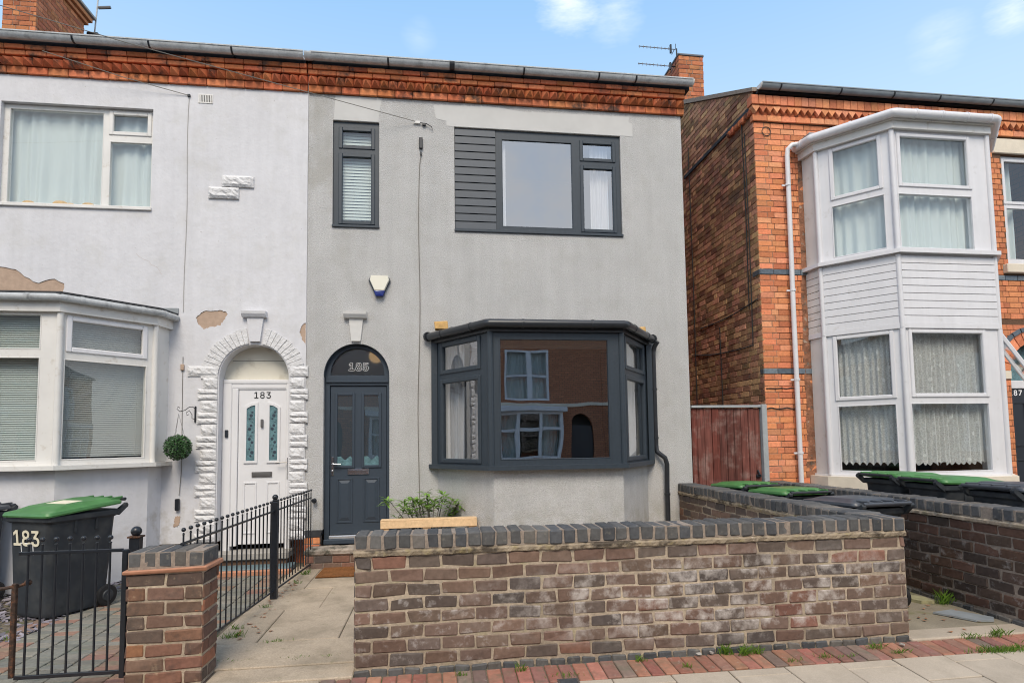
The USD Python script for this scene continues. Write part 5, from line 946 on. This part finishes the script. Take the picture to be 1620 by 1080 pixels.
hc = thing('hanging_cable', 'loose cable with black connector hanging on the white wall', 'cable', (-1.55, 0, 1)); obj('cable', MB(FRONT).tube([(-1.55, .02, 2.76), (-1.55, .018, 2.4), (-1.535, .02, 1.31), (-1.555, .03, .96)], .004, 5), M['cable_grey'], hc); obj('tie', MB(FRONT).cb(-1.575, -1.53, .01, .04, 2.58, 2.66, .01), M['plaster'], hc); obj('connector', MB(FRONT).cb(-1.595, -1.545, .015, .06, .77, .92, .008), M['iron'], hc); obj('wall_scar', MB(FRONT).prism(blob([(-1.62, .56), (-1.55, .58), (-1.54, .70), (-1.6, .69)], 21, amp=.012), .0, .018), M['plaster'], hc)
wbk = thing('wall_bracket', 'small scrolled black iron hanging bracket on the white wall', 'bracket', (-1.38, 0, 2.0))
obj('plate', MB(FRONT).cb(-1.392, -1.372, .01, .03, 1.90, 2.11, .003), M['iron'], wbk)
def spiral(c, r0, r1, a0, a1, n=22): return [(c[0]+(r0+(r1-r0)*t)*math.cos(a0+(a1-a0)*t), .03+.21*0, c[1]+(r0+(r1-r0)*t)*math.sin(a0+(a1-a0)*t)) for t in np.linspace(0, 1, n)]
BKT = lambda p: np.stack([-1.382 + (p[:, 0]+1.382)*.45, -.02 - (-(p[:, 0]+1.382))*1.05, p[:, 2]], 1)
obj('scroll', MB(BKT).tube([(-1.382, 0, 2.07), (-1.42, 0, 2.10), (-1.47, 0, 2.095), (-1.53, 0, 2.05), (-1.60, 0, 2.03), (-1.64, 0, 2.06), (-1.625, 0, 2.09), (-1.60, 0, 2.075)], .0055, 6).tube([(-1.385, 0, 1.94), (-1.43, 0, 1.95), (-1.43, 0, 2.0), (-1.47, 0, 2.05), (-1.51, 0, 2.02), (-1.50, 0, 1.985), (-1.475, 0, 2.0)], .005, 6), M['iron'], wbk, smooth=40)
tb = thing('topiary_ball', 'round artificial topiary ball hanging on chains from the wall bracket', 'topiary ball', (-1.49, -.25, 1.58)); r3 = np.random.default_rng(8); lf = MB()
for i in range(2600):
    v = r3.normal(size=3); v /= np.linalg.norm(v); c = np.array([-1.492, -.25, 1.578]) + v*r3.uniform(.115, .155); tt = np.cross(v, r3.normal(size=3)); tt /= np.linalg.norm(tt); d_ = v*.55+tt*.75; s_ = np.cross(d_, v); s_ /= np.linalg.norm(s_); L = r3.uniform(.022, .034)
    lf.add([c, c+d_*L*.5+s_*.008, c+d_*L, c+d_*L*.5-s_*.008], [(0, 1, 2), (0, 2, 3)])
obj('foliage', lf, M['topiary'], tb); obj('core', MB().ball((-1.492, -.25, 1.578), .108, 2), M['topiary'], tb)
for a in (.3, 2.4, 4.5): obj('chain', MB().tube([(-1.492, -.25, 2.0), (-1.492+.075*math.cos(a), -.25+.075*math.sin(a), 1.70)], .0022, 4), M['brassdark'], tb)
pt = thing('shrub', 'young glossy evergreen shrub behind the pallet below the bay', 'shrub', (1.66, -.35, 0)); lf, stm = MB(), MB(); r4 = np.random.default_rng(12)
for i in range(24):
    bx, by, bz = 1.68+r4.normal(0, .19), -.36+r4.normal(0, .10), r4.uniform(.62, .90)
    if i < 6: bx, by, bz = [(1.36, -.4, .76), (1.60, -.36, .95), (1.83, -.36, .92), (2.04, -.36, .85), (1.70, -.42, .84), (1.50, -.44, .84)][i]
    stm.tube([(1.66+r4.normal(0, .03), -.35, 0), ((1.66+bx)/2, by, bz*.6), (bx, by, bz)], [.012, .008, .004], 5)
    for k in range(15):
        a = k*2.4+r4.uniform(0, .5); up = r4.uniform(-.25, .9); d_ = np.array([math.cos(a), math.sin(a), up]); d_ /= np.linalg.norm(d_); s_ = np.cross(d_, (0, 0, 1)); s_ /= np.linalg.norm(s_); c = np.array([bx, by, bz-r4.uniform(0, .10)]); L, W = r4.uniform(.10, .17), r4.uniform(.015, .025); nn = np.cross(s_, d_)
        lf.add([c, c+d_*L*.45+s_*W, c+d_*L*.45-nn*.006, c+d_*L*.45-s_*W, c+d_*L-np.array([0, 0, .2*L])], [(0, 1, 2), (0, 2, 3), (1, 4, 2), (2, 4, 3)])
obj('foliage', lf, M['leaf'], pt); obj('stem', stm, M['cable_grey'], pt)
pa = thing('wooden_pallet', 'new pale timber pallet standing on edge behind the front wall', 'pallet', (1.65, -.8, 0))
PT = lambda p: np.stack([p[:, 0], -.75-p[:, 1], p[:, 2]], 1)
for z in (.12, .33, .555): obj('board', MB(PT).cb(1.05, 2.23, -.02, .0, z, z+.085, .003, .001), M['pine'], pa)
obj('board', MB(PT).cb(1.05, 2.23, -.14, -.12, .555, .64, .003), M['pine'], pa)
for x_ in (1.05, 1.56, 2.13): obj('bearer', MB(PT).cb(x_, x_+.10, -.12, -.02, .0, .636, .004), M['pine'], pa); 
obj('bearer', MB(PT).cb(1.15, 2.13, -.119, -.021, .575, .60, .003), M['pine_d'], pa); obj('top_rail', MB(PT).cb(1.05, 2.23, -.14, .0, .6405, .655, .003, .001), M['pine'], pa)
dm = top('doormat', MB().cb(.29, .98, -.78, -.04, .003, .022, .006, .004), M['mat'], 'brown coir doormat in front of the grey door step', 'doormat')
def rubble(label, name, cat, c, s, mm, seed):
    r = np.random.default_rng(seed); m = trimesh.convex.convex_hull(r.normal(size=(14, 3))*np.array(s)*.6 + np.array(c)); mb = MB().tm(m); return top(name, mb, M[mm], label, cat)
lb1 = top('loose_brick', MB().cb(1.72, 1.90, -.22, -.10, 3.13, 3.235, .008, .006), M['loose'], 'yellow brown brick lying on the left end of the dark bay roof', 'brick')
lb2 = top('loose_brick', MB().cb(4.62, 4.70, -.22, -.12, 3.12, 3.20, .01, .008), M['loose'], 'small brick lump lying on the right end of the dark bay roof', 'brick')
st_ = MB().add([(1.92, -.12, 3.205), (2.25, -.10, 3.21), (2.25, -.08, 3.22), (1.92, -.10, 3.215)], [(0, 1, 2), (0, 2, 3)])
top('broken_slate', MB().tm(trimesh.creation.extrude_polygon(Polygon([(6.14, -3.28), (6.36, -3.24), (6.52, -3.50), (6.44, -3.58), (6.30, -3.55)]), .015, engine='earcut'), lambda v: v + np.array([0, 0, .006])), M['lead'], 'large broken slate lying at the mouth of the passage', 'slate')
top('flat_stone', MB().tm(trimesh.creation.extrude_polygon(Polygon([(6.20, -2.72), (6.30, -2.66), (6.45, -2.86), (6.42, -3.0), (6.30, -2.98)]), .03, engine='earcut')), surf('mossy_stone', (.30, .28, .16), ns=(12, .3), rough=.9), 'mossy flat stone against the dark boundary wall', 'stone')
for i, (x_, y_, z_, lab) in enumerate([(3.66, -3.85, -.002, 'small white pebble at the foot of the wall, left of a pair'), (3.76, -3.845, -.002, 'small white pebble at the foot of the wall, right of a pair'), (5.28, -3.9, -.008, 'single pale pebble at the foot of the wall near its right end')]): rubble(lab, 'pebble', 'pebble', (x_, y_, z_+.008), (.022, .016, .012), 'kerb', 40+i)
ut = thing('utility_cover', 'small square iron cover set in the red pavers', 'cover', (2.61, -4.09, -.04)); obj('frame', MB(PV).ring(0, .01, 0, .01, .002, 0, .01).cb(2.535, 2.685, .22, .36, -.05, .004, .004), M['brassdark'], ut); obj('lid', MB(PV).cb(2.55, 2.67, .235, .345, -.01, .0065, .003), M['felt'], ut)
gr = MB(); r5 = np.random.default_rng(21)
for (x_, y_, sp, n, h) in [(5.98, -4.08, .13, 240, .05), (6.16, -4.09, .10, 120, .04), (5.85, -4.06, .05, 60, .04), (4.02, -3.87, .03, 70, .08), (4.12, -3.86, .025, 50, .06), (3.88, -3.85, .03, 60, .08), (2.32, -3.9, .02, 30, .07), (1.9, -3.9, .02, 20, .05), (5.05, -3.9, .04, 50, .05), (5.17, -4.0, .03, 40, .04), (4.57, -3.99, .03, 30, .04), (4.3, -4.02, .03, 25, .04), (6.2, -3.84, .05, 70, .07), (5.95, -3.84, .05, 50, .05), (6.45, -3.95, .1, 60, .03), (6.8, -4.02, .12, 90, .04),
        (6.50, -3.02, .04, 60, .14), (.42, -3.01, .06, 50, .03), (.04, -2.85, .05, 60, .06), (.0, -2.62, .03, 40, .05), (.05, -1.95, .03, 30, .04), (.13, -1.0, .02, 25, .06), (.12, -.55, .03, 40, .07), (.2, -3.4, .08, 30, .02), (.7, -3.42, .06, 25, .02), (.9, -3.40, .05, 20, .02), (-1.95, -2.6, .08, 70, .05), (-2.0, -2.8, .06, 50, .04), (5.50, -3.60, .03, 30, .03), (2.62, -4.0, .06, 40, .03), (3.2, -3.86, .03, 30, .05), (3.5, -4.0, .02, 25, .04), (4.75, -4.0, .04, 30, .03)]:
    zb = 0 if y_ > -3.8 else -.015-.0786*(-3.82-y_)
    for i in range(n):
        c = np.array([x_+r5.normal(0, sp), y_+r5.normal(0, min(sp*.35, .02)), zb]); a = r5.uniform(0, 2*PI); hh = h*r5.uniform(.4, 1.1); ln = r5.normal(0, .4, 2)*hh; w_ = .0022
        gr.add([c+(math.cos(a)*w_, math.sin(a)*w_, 0), c-(math.cos(a)*w_, math.sin(a)*w_, 0), c+(ln[0]*.4+math.cos(a)*w_*.7, ln[1]*.4+math.sin(a)*w_*.7, hh*.6), c+(ln[0], ln[1], hh)], [(0, 1, 2), (1, 3, 2)])
top('weeds', gr, M['grass'], 'tufts of grass and weeds growing in the joints of the paving', kind='stuff')
lv = MB()
for i in range(60):
    x_, y_ = (.02+abs(r5.normal(0, .10)), r5.uniform(-3.0, -.8)) if i < 40 else (6.1+r5.normal(0, .2), -3.3+r5.normal(0, .2)); a = r5.uniform(0, 6.3); s_ = r5.uniform(.012, .028)
    lv.add([(x_+s_*math.cos(a+k*PI/2)*(1 if k % 2 else .6), y_+s_*math.sin(a+k*PI/2)*(1 if k % 2 else .6), .008+.006*(k % 2)) for k in range(4)], [(0, 1, 2), (0, 2, 3)])
top('fallen_leaves', lv, surf('dry_leaf', (.30, .14, .07), var=.4, merged=True), 'dry brown leaves scattered along the railing and the passage', kind='stuff')
hp = thing('edging_pipe', 'thin black pipe running along the foot of the white wall', 'pipe', (-1.7, -.15, .4)); obj('pipe', MB().tube([(-2.4, -.3, .20), (-1.95, -.3, .24), (-1.62, -.3, .36), (-1.3, -.3, .37), (-.98, -.3, .37)], .012, 6), M['iron'], hp, smooth=40); 
for x_ in (-1.62, -1.0): obj('support', MB().tube([(x_, -.3, -.02), (x_, -.3, .36)], .010, 6), M['iron'], hp)

# ================================================================== houses across the road (behind the camera, seen in the glass)
def far_house(label, x0, x1, seed):
    t = thing('brick_house', label, 'house', ((x0+x1)/2, -20, 0)); Y = -19.2; B = lambda p: np.stack([-p[:, 0], Y+p[:, 1], p[:, 2]-.1], 1)     # faces +y
    u0, u1 = -x1, -x0; c = (u0+u1)/2 + .6
    obj('wall', MB(B).prism(sbox(u0, -.2, u1, 6.6).difference(unary_union([sbox(c-1.0, 3.5, c+1.0, 5.7), sbox(c-1.3, .8, c+1.3, 3.0), arched(u0+.5, u0+1.4, 0, 2.4)])), -.3, 0), M['brick_far_x'], t)
    obj('string_course', MB(B).cb(u0, u1, -.02, .05, 3.2, 3.36, .01), M['cream'], t)
    w1 = MB(B).ring(c-1.0, c+1.0, 3.5, 5.7, .10, -.1, .02).cb(c-.12, c+.12, -.1, .03, 3.6, 5.6, .01).cb(c-.9, c+.9, -.09, .01, 4.5, 4.6, .01); ww = obj('window', w1, M['upvc'], t); obj('pane', MB(B).quad((c-.9, -.05, 3.6), (c+.9, -.05, 3.6), (c+.9, -.05, 5.6), (c-.9, -.05, 5.6)), M['glass'], ww); obj('curtain', sheet(B, c-.95, c+.95, -.22, 3.55, 5.65, .04, .2, seed+100), M['net'], ww)
    bb = MB(B).ring(c-1.4, c+1.4, .9, 2.9, .14, .4, .7).cb(c-.5, c-.35, .45, .72, 1.0, 2.8, .01).cb(c+.5, c+.65, .45, .72, 1.0, 2.8, .01).cb(c-1.4, c+1.4, .42, .68, 2.1, 2.2, .01); b_ = obj('bay_window', bb, M['upvc'], t); obj('bay_cornice', MB(B).cb(c-1.6, c+1.6, 0, .9, 2.9, 3.15, .03), M['upvc'], b_); obj('curtain', sheet(B, c-1.25, c-.4, .3, 1.0, 2.8, .03, .15, seed+60), M['net'], b_); obj('curtain', sheet(B, c+.5, c+1.25, .3, 1.0, 2.8, .03, .15, seed+80), M['net'], b_); obj('bay_base', MB(B).box(c-1.4, c+1.4, 0, .69, -.2, .9), M['brick_far_x'], b_); obj('bay_cheek', MB(B).box(c-1.4, c-1.3, 0, .5, .9, 2.9).box(c+1.3, c+1.4, 0, .5, .9, 2.9), M['cream'], b_)
    obj('pane', MB(B).quad((c-1.3, .55, 1.0), (c+1.3, .55, 1.0), (c+1.3, .55, 2.8), (c-1.3, .55, 2.8)), M['glass'], b_)
    obj('door', MB(B).cb(u0+.5, u0+1.4, -.2, -.12, -.1, 2.3, .01), M['door_black'], t); obj('interior', MB(B).box(u0, u1, -8, -.5, -.2, 6.4), M['dark'], t)
    obj('roof', MB(B).prism(Polygon([(.2, 6.5), (-4.1, 8.8), (-8.4, 6.5), (-8.4, 6.4), (.2, 6.4)]), u0, u1, plane='dz'), M['slate'], t); s_ = obj('chimney_stack', MB(B).box(u1-.5, u1-.002, -4.7, -3.4, 8.0, 10.2), M['brick_far_x'], t)
    for k in range(3): obj('chimney_pot', MB(B).tube([(u1-.25, -4.5+k*.42, 10.2), (u1-.25, -4.5+k*.42, 10.6)], .11, 10), M['terra'][0], s_)
for i in range(12): far_house(f'brick house with white bay across the road, {["first", "second", "third", "fourth", "fifth", "sixth", "seventh", "eighth", "ninth", "tenth", "eleventh", "twelfth"][i]} from its left end', -30.0+5.6*i, -24.41+5.6*i, i)
